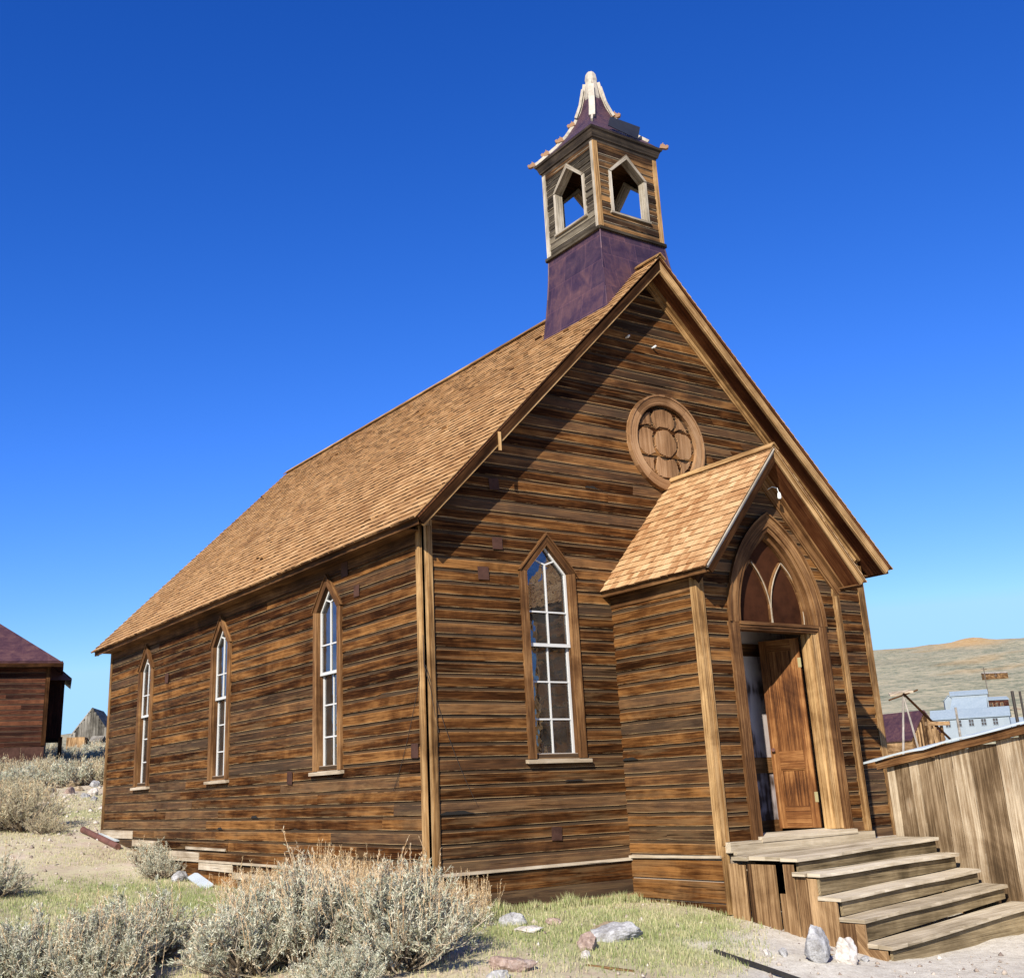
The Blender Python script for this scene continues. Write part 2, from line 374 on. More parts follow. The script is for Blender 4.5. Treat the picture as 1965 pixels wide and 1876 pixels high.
# purple oxidised sheet metal in lapped sheets
def sheetmetal(name, c0, c1, c2, bw=.5, bh=.36, rough=.5, metal=.35):
    t = NT(name); u, v = t.uv()[:2]
    br = t.n('ShaderNodeTexBrick'); br.offset = .37; br.squash = 1.0
    br.inputs['Scale'].default_value = 1; br.inputs['Brick Width'].default_value = bw; br.inputs['Row Height'].default_value = bh; br.inputs['Mortar Size'].default_value = .004; br.inputs['Mortar Smooth'].default_value = .3
    br.inputs['Color1'].default_value = (0,0,0,1); br.inputs['Color2'].default_value = (1,1,1,1); br.inputs['Mortar'].default_value = (.5,.5,.5,1)
    t.l(t.comb(u, v, 0), br.inputs['Vector'])
    g = t.n('ShaderNodeNewGeometry'); n = t.noise(g.outputs['Position'], 3.0, 6, .65, .8); n2 = t.noise(g.outputs['Position'], 22, 4, .6)
    mp = t.n('ShaderNodeMapping'); mp.inputs['Scale'].default_value = (16, 16, 1.2); t.l(g.outputs['Position'], mp.inputs[0]); dr = t.noise(mp.outputs[0], 1, 4, .6)
    f = t.math('MULTIPLY_ADD', br.outputs['Color'], .14, t.math('MULTIPLY_ADD', n, .75, t.math('MULTIPLY_ADD', dr, .25, t.math('MULTIPLY', n2, .12))))
    f = t.math('SUBTRACT', f, .13)
    col = t.ramp(f, [(.22, c0), (.48, c1), (.75, c2)])
    col = t.mix(t.math('MULTIPLY', br.outputs['Fac'], .32), col, tuple(min(1, x*2.2) for x in c2))
    t.l(col, t.b.inputs['Base Color']); t.b.inputs['Roughness'].default_value = rough; t.b.inputs['Metallic'].default_value = metal
    t.l(t.map(n, .3, .7, rough-.1, rough+.2), t.b.inputs['Roughness'])
    t.bump(t.math('SUBTRACT', n2, t.math('MULTIPLY', br.outputs['Fac'], 2)), .25, .006)
    return t.m
M['copper'] = sheetmetal('purple_sheet_metal', (.024,.014,.026), (.058,.030,.046), (.13,.060,.062))
M['rustroof'] = sheetmetal('rusty_sheet_roof', (.035,.017,.021), (.080,.035,.038), (.14,.065,.055), 2.2, .7)
M['tinroof'] = sheetmetal('pale_tin', (.17,.22,.26), (.215,.265,.305), (.26,.31,.345), 3, 1.2, .6, .1)
# ------------------------------------------------------------------ siding of lapped boards
def siding(mb, O, A, N, z0, z1, expo, extent, lip=.020, jag=.004, plain_top=None):
    """O origin at z=0, A along, N outward; extent(z)->sorted list of (a,b)"""
    O = Vector(O); A = Vector(A); N = Vector(N); Z = Vector((0, 0, 1))
    nrow = int(math.ceil((z1-z0)/expo-1e-6))
    for r in range(nrow):
        zb = z0+r*expo; e = min(expo, z1-zb)
        if e < .01: continue
        lv = [(0, .003), (0, lip), (.12, lip*.98), (.70, lip*.80), (.79, lip*.35), (1.0, lip*.30)]
        mid = extent(zb+e*.5)
        for ii, (a0, b0) in enumerate(mid):
            if b0-a0 < .03: continue
            def ab(z):
                q = extent(z)
                if len(q) == len(mid): return q[ii]
                return (a0, b0)
            cuts = [0.0]; L = b0-a0; p = 0
            while True:
                p += random.uniform(2.4, 5.6)
                if p > L-.6: break
                cuts.append(p/L)
            cuts.append(1.0)
            for k in range(len(cuts)-1):
                c0, c1 = cuts[k], cuts[k+1]; ln = (c1-c0)*L
                tone = (random.random(), random.random())
                if (k+r) % 1 == 0: pass
                ns = max(1, int(ln/.16)); dn = random.uniform(-.003, .004); tl = random.uniform(-.003, .003)
                ph = random.uniform(0, 6.28); am = random.uniform(0, .0035); chip = random.random() < .22
                cx = random.random(); cwid = random.uniform(.04, .12)
                grid = []
                for i in range(ns+1):
                    f = c0+(c1-c0)*i/ns
                    g1 = .0016/ L if (k > 0 and i == 0) else 0
                    jb = random.uniform(-jag, jag)*.6+am*math.sin(ph+f*L*2.1)+tl*(i/ns-.5)
                    if chip and abs(i/ns-cx) < cwid: jb += random.uniform(.004, .013)
                    wn = dn+random.uniform(-.001, .001)+.0022*math.sin(ph*2+f*L*1.3)
                    col = []
                    for li, (tz, n) in enumerate(lv):
                        z = zb+tz*e; a, b = ab(min(max(z, z0), z1)-1e-5 if li > 3 else z+1e-5)
                        s = a+(b-a)*(f+g1)
                        zz = z+(jb if li < 2 else (jb*.6 if li == 2 else 0))
                        col.append(O+A*s+N*(n+(wn if 0 < li < 4 else 0))+Z*(zz if li < 5 else z+.002))
                    grid.append(col)
                for i in range(ns):
                    for li in range(len(lv)-1):
                        tt = [(0, .03), (.03, .14), (.14, .66), (.66, .78), (.78, 1)][li]
                        mb.face([grid[i][li], grid[i+1][li], grid[i+1][li+1], grid[i][li+1]], A, tone, [tt[0], tt[0], tt[1], tt[1]])
                for gi in (0, ns):   # board ends
                    c = grid[gi]; q = [c[1], c[2], c[3], c[4]]; q2 = [p-N*(N.dot(p-O)-.002) for p in q]
                    for li in range(3):
                        qq = [q[li], q[li+1], q2[li+1], q2[li]]
                        mb.face(qq if gi else qq[::-1], Z, tone, .1)
def sheet(mb, O, A, N, z0, z1, extent, off, dz=.08):
    """flat wall lining with the same openings"""
    O = Vector(O); A = Vector(A); N = Vector(N); Z = Vector((0, 0, 1))
    n = int(math.ceil((z1-z0)/dz))
    for r in range(n):
        za = z0+r*dz; zb = min(z1, za+dz); ma = extent((za+zb)/2)
        for a, b in ma:
            if b-a < .001: continue
            mb.face([O+A*a+N*off+Z*za, O+A*b+N*off+Z*za, O+A*b+N*off+Z*zb, O+A*a+N*off+Z*zb], A, (.5, .5))
def holes(iv, hs):
    out = []
    for a, b in iv:
        segs = [(a, b)]
        for h0, h1 in hs:
            ns = []
            for s0, s1 in segs:
                if h1 <= s0 or h0 >= s1: ns.append((s0, s1)); continue
                if h0 > s0: ns.append((s0, h0))
                if h1 < s1: ns.append((h1, s1))
            segs = ns
        out += segs
    return out
def pointed(c, hw, zb, zs, zt):
    """window opening outline as a function of height"""
    def f(z):
        if z < zb or z > zt: return None
        if z <= zs: return (c-hw, c+hw)
        q = hw*(zt-z)/(zt-zs); return (c-q, c+q)
    return f
X, Y, Z = Vector((1, 0, 0)), Vector((0, 1, 0)), Vector((0, 0, 1))
W = 8.0; L = 12.38; EX = .155
SL = 1.0072; ZR0 = 4.247            # roof top plane: z = ZR0 + SL*x (left slope)
def roofz(x): return ZR0+SL*(x if x < 4 else 8-x)
UNDER = .17                          # vertical thickness from roof top to wall head
church = tag(empty('church', (4, 6, -.45)), 'weathered brown wooden church with a shingled gable roof, open belfry and small entrance porch', 'church')
# openings
FW = pointed(1.82, .37, 1.24, 3.44, 3.83); FW2 = pointed(6.18, .37, 1.24, 3.44, 3.83)
LWIN = [2.47, 6.30, 10.06]
LW = [pointed(c, .34, 1.22, 3.25, 3.62) for c in LWIN]
PX0, PX1, PD = 2.872, 5.406, 1.572
PM = (PX0+PX1)/2
def h_of(fs, z): return [q for q in (f(z) for f in fs) if q]
def ext_front(z):
    a, b = .02, W-.02
    if z > roofz(0)-UNDER: a = max(a, (z+UNDER-ZR0)/SL); b = 8-a
    if a >= 4: return []
    hs_ = h_of([FW, FW2], z)
    if z < 4.55: # behind the porch: covered
        pr = PX0+.01 if z < 3.3 else PX0+.01+(z-3.3)/1.3
        if pr < 4: hs_.append((pr, 8.28-pr))
    return holes([(a, b)], sorted(hs_))
def ext_front_in(z):
    a, b = .0, W
    if z > roofz(0)-UNDER: a = (z+UNDER-ZR0)/SL; b = 8-a
    if a >= 4: return []
    hs_ = h_of([FW, FW2], z)
    if z < 2.6: hs_.append((3.2, 4.9))
    return holes([(a, b)], sorted(hs_))
def ext_left(z): return holes([(.02, L-.02)], h_of(LW, z))
mb = MB()
siding(mb, (0, 0, 0), X, -Y, 0, roofz(4)-UNDER-.05, EX, ext_front)
siding(mb, (0, L, 0), -Y, -X, 0, roofz(0)-UNDER, EX, lambda z: sorted((L-b, L-a) for a, b in ext_left(z)))
siding(mb, (W, 0, 0), Y, X, 0, roofz(0)-UNDER, EX, ext_left)
siding(mb, (W, L, 0), -X, Y, 0, roofz(4)-UNDER-.05, EX, lambda z: ([(.02, W-.02)] if z < roofz(0)-UNDER else [((z+UNDER-ZR0)/SL, 8-(z+UNDER-ZR0)/SL)]))
# skirt of wide boards under the water table
def skirt(mb, O, A, N, s0, s1, zlist, gap=.004):
    O = Vector(O); A = Vector(A); N = Vector(N)
    for (za, zb) in zlist:
        p = s0
        while p < s1-.01:
            ln = min(s1-p, random.uniform(2.0, 4.2)); ln = s1-p if s1-p-ln < .5 else ln
            j0, j1 = random.uniform(-.004, .004), random.uniform(-.004, .004); th = .016+random.uniform(0, .005)
            q = [O+A*p+Z*(za+gap+j0), O+A*(p+ln-.003)+Z*(za+gap+j1), O+A*(p+ln-.003)+Z*(zb+j1), O+A*p+Z*(zb+j0)]
            mb.prism(q, N*th, A, None, .5); p += ln
skirt(mb, (0, 0, 0), X, -Y, .0, PX0, [(-.235, -.035), (-.43, -.235), (-.60, -.43)])
skirt(mb, (0, L, 0), -Y, -X, 0, L, [(-.20, -.035), (-.36, -.20), (-.52, -.36), (-.7, -.52)])
skirt(mb, (W, 0, 0), -X, -Y, 0, W-PX1, [(-.235, -.035), (-.43, -.235), (-.8, -.43)])
skirt(mb, (W, 0, 0), Y, X, 0, L, [(-.3, -.035), (-.6, -.3)])
wall = mb.build('wall', M['siding'], church)
# lining behind the boards (also the room's inner wall)
mb = MB()
for off in (0.0, -.14):
    sheet(mb, (0, 0, 0), X, -Y, -.75, roofz(4)-UNDER, ext_front_in, off)
    sheet(mb, (0, L, 0), -Y, -X, -.75, roofz(0)-UNDER, lambda z: sorted((L-b, L-a) for a, b in holes([(0, L)], h_of(LW, z))), off)
    sheet(mb, (W, 0, 0), Y, X, -.75, roofz(0)-UNDER, lambda z: holes([(0, L)], h_of(LW, z)), off)
    sheet(mb, (W, L, 0), -X, Y, -.75, roofz(4)-UNDER, lambda z: ([(0, W)] if z < roofz(0)-UNDER else [((z+UNDER-ZR0)/SL, 8-(z+UNDER-ZR0)/SL)]), off)
mb.build('inner_wall', M['plaster'], church)
mb = MB(); mb.box((.14, .14, .14), (W-.14, L-.14, .20), Y); mb.box((PX0+.1, -PD+.1, .16), (PX1-.1, .14, .215), X)
mb.build('floor', M['plank'], church)
mb = MB(); mb.box((.14, .14, 3.95), (W-.14, L-.14, 4.0), Y); mb.box((PX0+.12, -PD+.12, 3.02), (PX1-.12, 0, 3.05), Y)
mb.build('ceiling', M['plaster'], church)

# corner boards
mb = MB()
def cboard(x0, y0, x1, y1, za, zb, tone=None):
    """slightly crooked vertical board"""
    n = 8; 
    for i in range(n):
        pass
    mb.box((min(x0, x1), min(y0, y1), za), (max(x0, x1), max(y0, y1), zb), Z, tone)
th = .032
cboard(-th, -th, .115, 0-.001, -.03, 3.98, (.75, .3)); cboard(-th-.002, -th, 0-.001, .115, -.035, 3.98, (.55, .8))
cboard(.04, -th-.018, .10, -th, 0, 3.9, (.3, .5)); cboard(-th-.02, .0, -th-.002, .05, 0, 3.9, (.9, .1))
cboard(W-.11, -th, W+th, 0-.001, -.03, 3.98); cboard(W, 0, W+th, .11, -.03, 3.98)
cboard(-th, L-.09, 0-.001, L+th, .0, 3.98, (.4, .6)); cboard(-.0, L+.001, .1, L+th, .0, 3.98); cboard(W, L-.09, W+th, L+th, 0, 3.98)
mb.build('corner_board', M['trim'], church)
# water table: pale worn strip
mb = MB()
mb.bar((0-.03, -.026, -.012), (PX0, -.026, -.004), .052, .032, Z, (.8, .2)); mb.bar((-.026, -.03, -.014), (-.026, L, -.0), .052, .030, Z, (.7, .5))
mb.bar((PX1, -.026, -.01), (W+.03, -.026, -.01), .052, .03); mb.bar((PX0-.026, 0, .02), (PX0-.026, -PD, .045), .052, .03, Z, (.7, .9))
mb.build('water_table', M['sill'], church)
mb = MB()
for ya, yb, za, zb in ((12.36, 10.4, .30, .44), (10.38, 9.1, .17, .28), (9.08, 7.0, .02, .13), (6.98, 5.6, -.13, -.02), (5.58, 3.2, -.22, -.13), (7.6, 5.9, .16, .20)):
    mb.prism([(-.024, ya, za), (-.024, yb, za-.01), (-.024, yb, zb-.012), (-.024, ya, zb)], (-.016, 0, 0), Y)
mb.build('base_board', M['sill'], church)
mb = MB()
mb.bar((.1, -.035, -.50), (2.85, -.035, -.475), .02, .17, Z)
mb.build('base_flashing', M['rust_sheet'], church)
mb = MB()
mb.bar((-.05, 12.3, .37), (-.08, 11.2, .25), .14, .02, Z); mb.bar((-.06, 7.2, -.22), (-.28, 5.9, -.33), .16, .025, (-.5, 0, 1))
mb.build('loose_flashing', M['galv'], church)
# dark torn-edged patches on the siding, painting the shade inside missing-board slots
def gap(p, A, N, l, h, ph=0):
    p = Vector(p); n = 8; up_ = []; lo_ = []
    for i in range(n+1):
        u = i/n; q = p+A*(l*u); up_.append(q+Z*(h*math.sin(math.pi*min(1, u*1.15+.12))*(.8+.2*math.sin(u*17+ph)))); lo_.append(q-Z*.004)
    mb = MB(); mb.prism(lo_+up_[::-1], N*.0012, A); return mb.build('gap_shade_patch', M['gap'], church)
M['gap'] = plain('gap_shade_paint', (.010,.008,.006), .95, var=.1, bump=0)
for p_, A_, N_, l_, h_ in (((-.0265, 4.95, .617), -Y, -X, .34, .045), ((-.0265, 6.25, .462), -Y, -X, .26, .04), ((-.0265, 9.3, .772), -Y, -X, .22, .03), ((.13, -.0265, .617), X, -Y, .62, .045), ((2.55, -.0265, 4.652), X, -Y, .30, .04), ((1.9, -.0265, .927), X, -Y, .45, .02),
        ((PX0-.0265, -.02, 1.146), -Y, -X, .38, .04), ((6.9, -.0265, 2.636), X, -Y, .45, .03), ((7.2, -.0265, 3.256), X, -Y, .3, .03), ((1.5, -.0265, 5.892), X, -Y, .9, .014), ((4.9, -.0265, 5.117), X, -Y, .5, .02)): gap(p_, A_, N_, l_, h_)
# ---------------- eaves, rakes
E0, F0 = -.31, -.374; ZE = ZR0+SL*E0
mb = MB()
YF, YB = F0, L+.374
cs = 1/math.sqrt(1+SL*SL); 
def rp(x, y, d, right=False):
    """point d below the roof top plane (perpendicular)"""
    z = ZR0+SL*x; p = Vector((x+d*SL*cs, y, z-d*cs))
    if right: p.x = 8-p.x
    return p
deckL = MB()
for R_ in (False, True):
    # deck
    a, b = rp(E0, 0, .020, R_), rp(4, 0, .020, R_); a2, b2 = rp(E0, 0, .055, R_), rp(4, 0, .055, R_)
    b.x = b2.x = 4; 
    poly = [Vector((p.x, YF, p.z)) for p in (a, b, b2, a2)]
    deckL.prism(poly, (0, YB-YF, 0), Y)
deckL.build('roof_deck', M['soffit'], church)
rake = {}
for R_, nm in ((False, 'l'), (True, 'r')):
    sgn = -1 if R_ else 1
    fas = MB(); so_ = MB(); fr = MB()
    def strip(mbx, d0, d1, y0, y1, x0=E0, x1=4.0, tone=None):
        a, b = rp(x0, 0, d0, R_), rp(x1, 0, d0, R_); a2, b2 = rp(x0, 0, d1, R_), rp(x1, 0, d1, R_)
        # clip at the ridge line
        for p, d in ((b, d0), (b2, d1)):
            p.x = 4; p.z = ZR0+SL*4-d/cs
        poly = [Vector((p.x, y0, p.z)) for p in (a, b, b2, a2)]
        mbx.prism(poly, (0, y1-y0, 0), (sgn, 0, SL), tone)
    for (ya, yb, q) in ((YF, YF+.028, 1), (YB-.028, YB, 1)):
        strip(fas, .057, .155, ya+.006, yb, tone=(.1, .2) if not R_ else (.85, .4))
    if R_: strip(fas, .155, .175, YF+.012, YF+.05, tone=(.9, .6))
    fas.build('rake_board', M['trim'] if R_ else M['trim_dark'], church)
    if not R_:
        st_ = MB(); strip(st_, .150, .176, YF+.012, YF+.05, tone=(.9, .6)); st_.build('rake_moulding', M['trim'], church)
    strip(so_, .120, .135, YF+.05, -.001, tone=(.4, .3)); strip(so_, .120, .135, L+.001, YB-.03)
    so_.build('soffit', M['soffit'], church)
    strip(fr, .137, .225, -.045, -.004, x0=-.05, tone=(.7, .3)); strip(fr, .137, .172, -.085, -.046, x0=-.08, tone=(.5, .3)); strip(fr, .225, .255, -.032, -.003, x0=.02, tone=(.4, .9))
    fr.build('frieze_board', M['trim'] if R_ else M['trim_dark'], church)
# eaves
for R_ in (False, True):
    sx = (lambda x: 8-x) if R_ else (lambda x: x)
    mbx = MB()
    def bx(x0, x1, z0, z1, y0=YF+.03, y1=YB-.03):
        a, b = sorted((sx(x0), sx(x1))); mbx.box((a, y0, z0), (b, y1, z1), Y)
    bx(E0+.035, E0+.06, ZE-.115, ZE-.03); bx(E0+.06, -.004, ZE-.10, ZE-.085, .002, L)
    bx(-.03, -.002, 3.70, ZE-.102, -.0+.02, L-.02)
    mbx.build('eave_board', M['trim_brown'], church)
mb = MB()
mb.bar((.93, F0-.012, 5.10), (.93, F0-.012, 4.86), .035, .02, (0, 1, 0)); mb.build('batten', M['trim'], church)

# ---------------- shingles
def shingles(mb, E, A, U, N, length, rise, expo, wr=(.075, .19), th=.024, xclip=None, jig=.0035):
    E = Vector(E); A = Vector(A).normalized(); U = Vector(U).normalized(); N = Vector(N).normalized()
    rows = int(math.ceil(rise/expo))
    for r in range(rows):
        d0 = r*expo-.012; d1 = min(rise, (r+1)*expo+expo*.35); s = -random.uniform(0, .1)
        sag = random.uniform(-.004, .004)
        while s < length:
            w_ = random.uniform(*wr); a, b = max(0, s), min(length, s+w_-.004); s += w_
            if b-a < .01: continue
            if xclip and xclip((a+b)/2, r*expo): continue
            j = random.uniform(-jig, jig)+sag; t_ = th*random.uniform(.85, 1.2); lift = random.uniform(0, .003)
            c = random.uniform(-.004, .004)
            if random.random() < .004: t_ *= 1.7; j -= .01
            p = [E+A*a+U*(d0+j)+N*(t_+lift), E+A*b+U*(d0+j+c)+N*(t_+lift), E+A*b+U*d1+N*.004, E+A*a+U*d1+N*.004]
            q = [E+A*a+U*(d0+j), E+A*b+U*(d0+j+c)]
            tone = (random.random()**1.2, random.random())
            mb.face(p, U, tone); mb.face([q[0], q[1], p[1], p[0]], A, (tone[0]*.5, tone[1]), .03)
            mb.face([q[0], p[0], p[3]], U, tone); mb.face([q[1], p[2], p[1]], U, tone)
slen = math.hypot(4-E0+.0, (4-E0)*SL)
mb = MB(); U1 = Vector((1, 0, SL)).normalized(); N1 = Vector((-SL, 0, 1)).normalized()
shingles(mb, Vector((E0-.03, YB+.015, ZE-.03*SL))-N1*.019, -Y, U1, N1, YB-YF+.03, slen+.03, .128)
U2 = Vector((-1, 0, SL)).normalized(); N2 = Vector((SL, 0, 1)).normalized()
shingles(mb, Vector((8-E0+.03, YF-.015, ZE-.03*SL))-N2*.019, Y, U2, N2, YB-YF+.03, slen+.03, .128)
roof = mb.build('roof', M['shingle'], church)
mb = MB()
y = YF-.03
while y < YB:
    y2 = min(YB+.02, y+random.uniform(2.2, 3.4)); zr = ZR0+SL*4
    for s_, Ux, Nx in ((1, U1, N1), (-1, U2, N2)):
        base = Vector((4, 0, zr+.018)); tone = (random.random()*.4+.5, random.random())
        a = base-Ux*.12+Nx*.008; b = base+Nx*.008
        poly = [Vector((a.x, y, a.z)), Vector((b.x, y, b.z)), Vector((b.x, y, b.z+.02)), Vector((a.x+Nx.x*.02, y, a.z+Nx.z*.02))]
        mb.prism(poly, (0, y2-y-.004, 0), Y, tone)
    y = y2
mb.build('ridge_cap', M['trim'], roof)

# ---------------- windows
def window(name, O, A, N, c, wd, zb, zs, zt, parent):
    """pointed sash window; O,A,N frame, c centre, wd half width of the outer casing, zb bottom, zs shoulder, zt tip of the casing"""
    O = Vector(O); A = Vector(A); N = Vector(N)
    P = lambda s, n, z: O+A*(c+s)+N*n+Z*z
    cw = .108; iw = wd-cw; k = (zt-zs)/wd; zs2 = zs-.02; zt2 = zs2+iw*k
    mb = MB(); n0, n1 = .004, .050
    def ph(pts, na, nb, g, tone=None): mb.prism([P(s, na, z) for s, z in pts], N*(nb-na), g, tone)
    ph([(-wd, zb), (-iw, zb), (-iw, zs2), (-wd, zs)], n0, n1, Z, (.7, random.random())); ph([(iw, zb), (wd, zb), (wd, zs), (iw, zs2)], n0, n1, Z, (.8, random.random()))
    ph([(-wd, zs+.002), (-iw, zs2+.002), (-.001, zt2), (-.001, zt)], n0, n1+.004, A+Z*k, (.25, random.random())); ph([(.001, zt), (.001, zt2), (iw, zs2+.002), (wd, zs+.002)], n0, n1+.004, A-Z*k, (.35, random.random()))
    # moulded outer drip strip on the head
    for sg in (-1, 1):
        ph([(sg*(wd+.02), zs-.01), (sg*(wd+.0), zs-.01), (0, zt), (0, zt+.028)], n0, n1+.022, A+Z*k*(-sg), (.6, .3))
    cas = mb.build(name, M['trim_brown'], parent)
    # reveal
    mb = MB()
    o = [(-iw, zb), (-iw, zs2), (0, zt2), (iw, zs2), (iw, zb)]
    for i in range(4):
        a, b = o[i], o[i+1]
        mb.face([P(a[0], .003, a[1]), P(b[0], .003, b[1]), P(b[0], -.10, b[1]), P(a[0], -.10, a[1])], Z, (.5, .5))
    mb.build('reveal', M['trim_brown'], cas)
    mb = MB()
    for i in range(4):
        a, b = o[i], o[i+1]
        mb.face([P(a[0], -.101, a[1]), P(b[0], -.101, b[1]), P(b[0], -.42, b[1]), P(a[0], -.42, a[1])], Z, (.5, .5))
    mb.build('inner_trim', M['pink'], cas)
    mb = MB()
    mb.prism([P(-wd-.045, 0, zb-.005), P(-wd-.045, .085, zb-.012), P(wd+.045, .085, zb-.012), P(wd+.045, 0, zb-.005)], Z*-.042, A, (.6, .4)); mb.prism([P(-iw, -.08, zb+.012), P(-iw, .03, zb-.002), P(iw, .03, zb-.002), P(iw, -.08, zb+.012)], Z*-.02, A)
    mb.build('sill', M['sill'], cas)
    # sashes
    bw = .019
    def bar(mbx, a, b, n, wdt=bw, dep=.03):
        mbx.bar(P(a[0], n, a[1]), P(b[0], n, b[1]), dep, wdt, (A if abs(b[0]-a[0]) < .01 else Z), (.5, .5)) if False else mbx.prism(_barpoly(P, a, b, n, wdt), N*-dep, Z, (.5, .5))
    zm = zb+(zs-zb)*.595
    us = MB(); n = -.012; ee = iw-.014
    zt3 = zs2+ee*k
    for s_ in (-1, 1):
        bar(us, (s_*ee, zm), (s_*ee, zs2), n, .030); bar(us, (s_*ee, zs2), (0, zt3), n-.001, .030)
    bar(us, (-iw, zm), (iw, zm), n+.002, .040, .034)
    zy = zs+.10; zu = zb+(zs-zb)*.775
    bar(us, (0, zm), (0, zy), n-.002); bar(us, (-iw, zu), (iw, zu), n-.003)
    for s_ in (-1, 1):
        q = .5; tx, tz = s_*ee*q, zs2+ee*(1-q)*k
        bar(us, (0, zy-.01), (tx, tz), n-.004)
    us.build('upper_sash', M['white'], cas)
    ls = MB(); n = -.055
    for s_ in (-1, 1): bar(ls, (s_*ee, zb+.02), (s_*ee, zm), n, .034)
    bar(ls, (-iw, zb+.035), (iw, zb+.035), n+.002, .06); bar(ls, (0, zb), (0, zm), n-.002)
    for q in (.335, .665): bar(ls, (-iw, zb+(zm-zb)*q+.01), (iw, zb+(zm-zb)*q+.01), n-.003)
    ls.build('lower_sash', M['white'], cas)
    g_ = MB()
    tl1 = random.uniform(-.01, .01); tl2 = random.uniform(-.008, .008)
    g_.face([P(-iw, -.028, zm), P(iw, -.028+tl1, zm), P(iw, -.028+tl1, zs2), P(0, -.028, zt2), P(-iw, -.028, zs2)], Z, (.5, .5))
    g_.face([P(-iw, -.071, zb), P(iw, -.071+tl2, zb), P(iw, -.071+tl2, zm), P(-iw, -.071, zm)], Z, (.5, .5))
    g_.build('window_pane', M['glass'], cas)
    return cas
def _barpoly(P, a, b, n, wdt):
    dx, dz = b[0]-a[0], b[1]-a[1]; l = math.hypot(dx, dz); px, pz = -dz/l*wdt/2, dx/l*wdt/2
    return [P(a[0]+px, n, a[1]+pz), P(b[0]+px, n, b[1]+pz), P(b[0]-px, n, b[1]-pz), P(a[0]-px, n, a[1]-pz)]
window('window', (0, 0, 0), X, -Y, 1.82, .437, 1.19, 3.47, 3.935, church)
window('window', (0, 0, 0), X, -Y, 6.18, .437, 1.19, 3.47, 3.935, church)
for c in LWIN:
    window('window', (0, L, 0), -Y, -X, L-c, .41, 1.185, 3.28, 3.72, church)
    window('window', (W, 0, 0), Y, X, c, .41, 1.185, 3.28, 3.72, church)

# ---------------- round window panel in the gable
rc = Vector((4.09, 0, 5.47)); RO, RI = .72, .565
mb = MB(); N_ = 40
for k in range(4):          # four curved segments
    t0, t1 = math.radians(52+k*90), math.radians(52+k*90+90); tone = [(.0, .2), (1, .5), (.0, .9), (1, .1)][k]
    for i in range(10):
        a, b = t0+(t1-t0)*i/10, t0+(t1-t0)*(i+1)/10
        if i == 0: a += .004
        q = lambda r, t_: Vector((rc.x+r*math.cos(t_), 0, rc.z+r*math.sin(t_)))
        mb.prism([q(RI, a), q(RO-.03, a), q(RO-.03, b), q(RI, b)], (0, -.074, 0), (-math.sin((a+b)/2), 0, math.cos((a+b)/2)), tone); mb.face([q(RI, a)-Y*.076, q(RI, b)-Y*.076, q(RO-.03, b)-Y*.076, q(RO-.03, a)-Y*.076][::-1], Z, tone, uv=[(a*.65, 0), (b*.65, 0), (b*.65, .14), (a*.65, .14)][::-1])
        mb.prism([q(RO-.03, a), q(RO, a), q(RO, b), q(RO-.03, b)], (0, -.088, 0), (-math.sin((a+b)/2), 0, math.cos((a+b)/2)), (tone[0]*.5, tone[1]))
rose = mb.build('round_window', M['ply'], church)
# carved panel: height field with tracery grooves
mb = MB(); n = 92; hx = {}
circ = [(0, 0, .225), (-.335, .0, .225), (.335, .0, .225), (0, .34, .235), (0, -.34, .235)]
def hgt(x, z):
    r = math.hypot(x, z)
    if r > RI-.05+.006*math.sin(9*math.atan2(z, x)): return -.045
    d = 9
    for i, (cx, cz, cr) in enumerate(circ):
        e = abs(math.hypot(x-cx, z-cz*1.06)-cr)
        if i > 0 and (math.hypot(x, z) < circ[0][2] or any(j != i and j > 0 and math.hypot(x-qx, z-qz*1.06) < qr for j, (qx, qz, qr) in enumerate(circ))): continue
        d = min(d, e)
    wdt = .022+.007*math.sin(31*x+17*z)
    if d < wdt: return -.055
    return -.012 if r > circ[0][2] else 0.0
for i in range(n+1):
    for j in range(n+1):
        x = (i/n-.5)*2*RI; z = (j/n-.5)*2*RI; hx[i, j] = (Vector((rc.x+x, -.052-hgt(x, z), rc.z+z)) if False else Vector((rc.x+x, -.040-hgt(x, z), rc.z+z)), math.hypot(x, z))
for i in range(n):
    for j in range(n):
        if hx[i, j][1] < RI+.01:
            xx = (i/n-.5)*2*RI; ti = int((xx+.6)/.19)
            mb.face([hx[i, j][0], hx[i+1, j][0], hx[i+1, j+1][0], hx[i, j+1][0]], Z, ((ti*.37) % 1*.7+.15, (ti*.61) % 1))
mb.build('carved_panel', M['ply'], rose)

# ---------------- porch
porch_o = church
mb = MB()
ES, EF = .177, .365; PZE = 3.286; PZR = 4.932
pxE = PX0-ES; psl = (PZR-PZE)/(PM-pxE)
def proof(x): return PZE+psl*((x if x < PM else 2*PM-x)-pxE)
DX0, DX1, DZB, DZS = 3.49, 4.775, .25, 2.68
AH = 1.42; AW = .86
ACX = 4.20
def arch(z, hw, R0=1.602):
    """half width of the pointed arch at height z above the springing; hw at springing"""
    cen = hw-(R0-(AW-hw))
    rr = R0-(AW-hw); q = rr*rr-z*z
    return cen+math.sqrt(q) if q > 0 else -1
def ext_pf(z):
    a, b = PX0+.02, PX1-.02
    if z > proof(PX0)-.10: a = max(a, pxE+(z+.10-PZE)/psl); b = 2*PM-a
    if a >= PM: return []
    hs_ = []
    if z < DZS: hs_ = [(3.34, 4.99)]
    else:
        q = arch(z-DZS, .74)
        if q > 0: hs_ = [(ACX-q, ACX+q)]
    return holes([(a, b)], hs_)
siding(mb, (0, -PD, 0), X, -Y, .20, PZR-.16, EX, ext_pf)
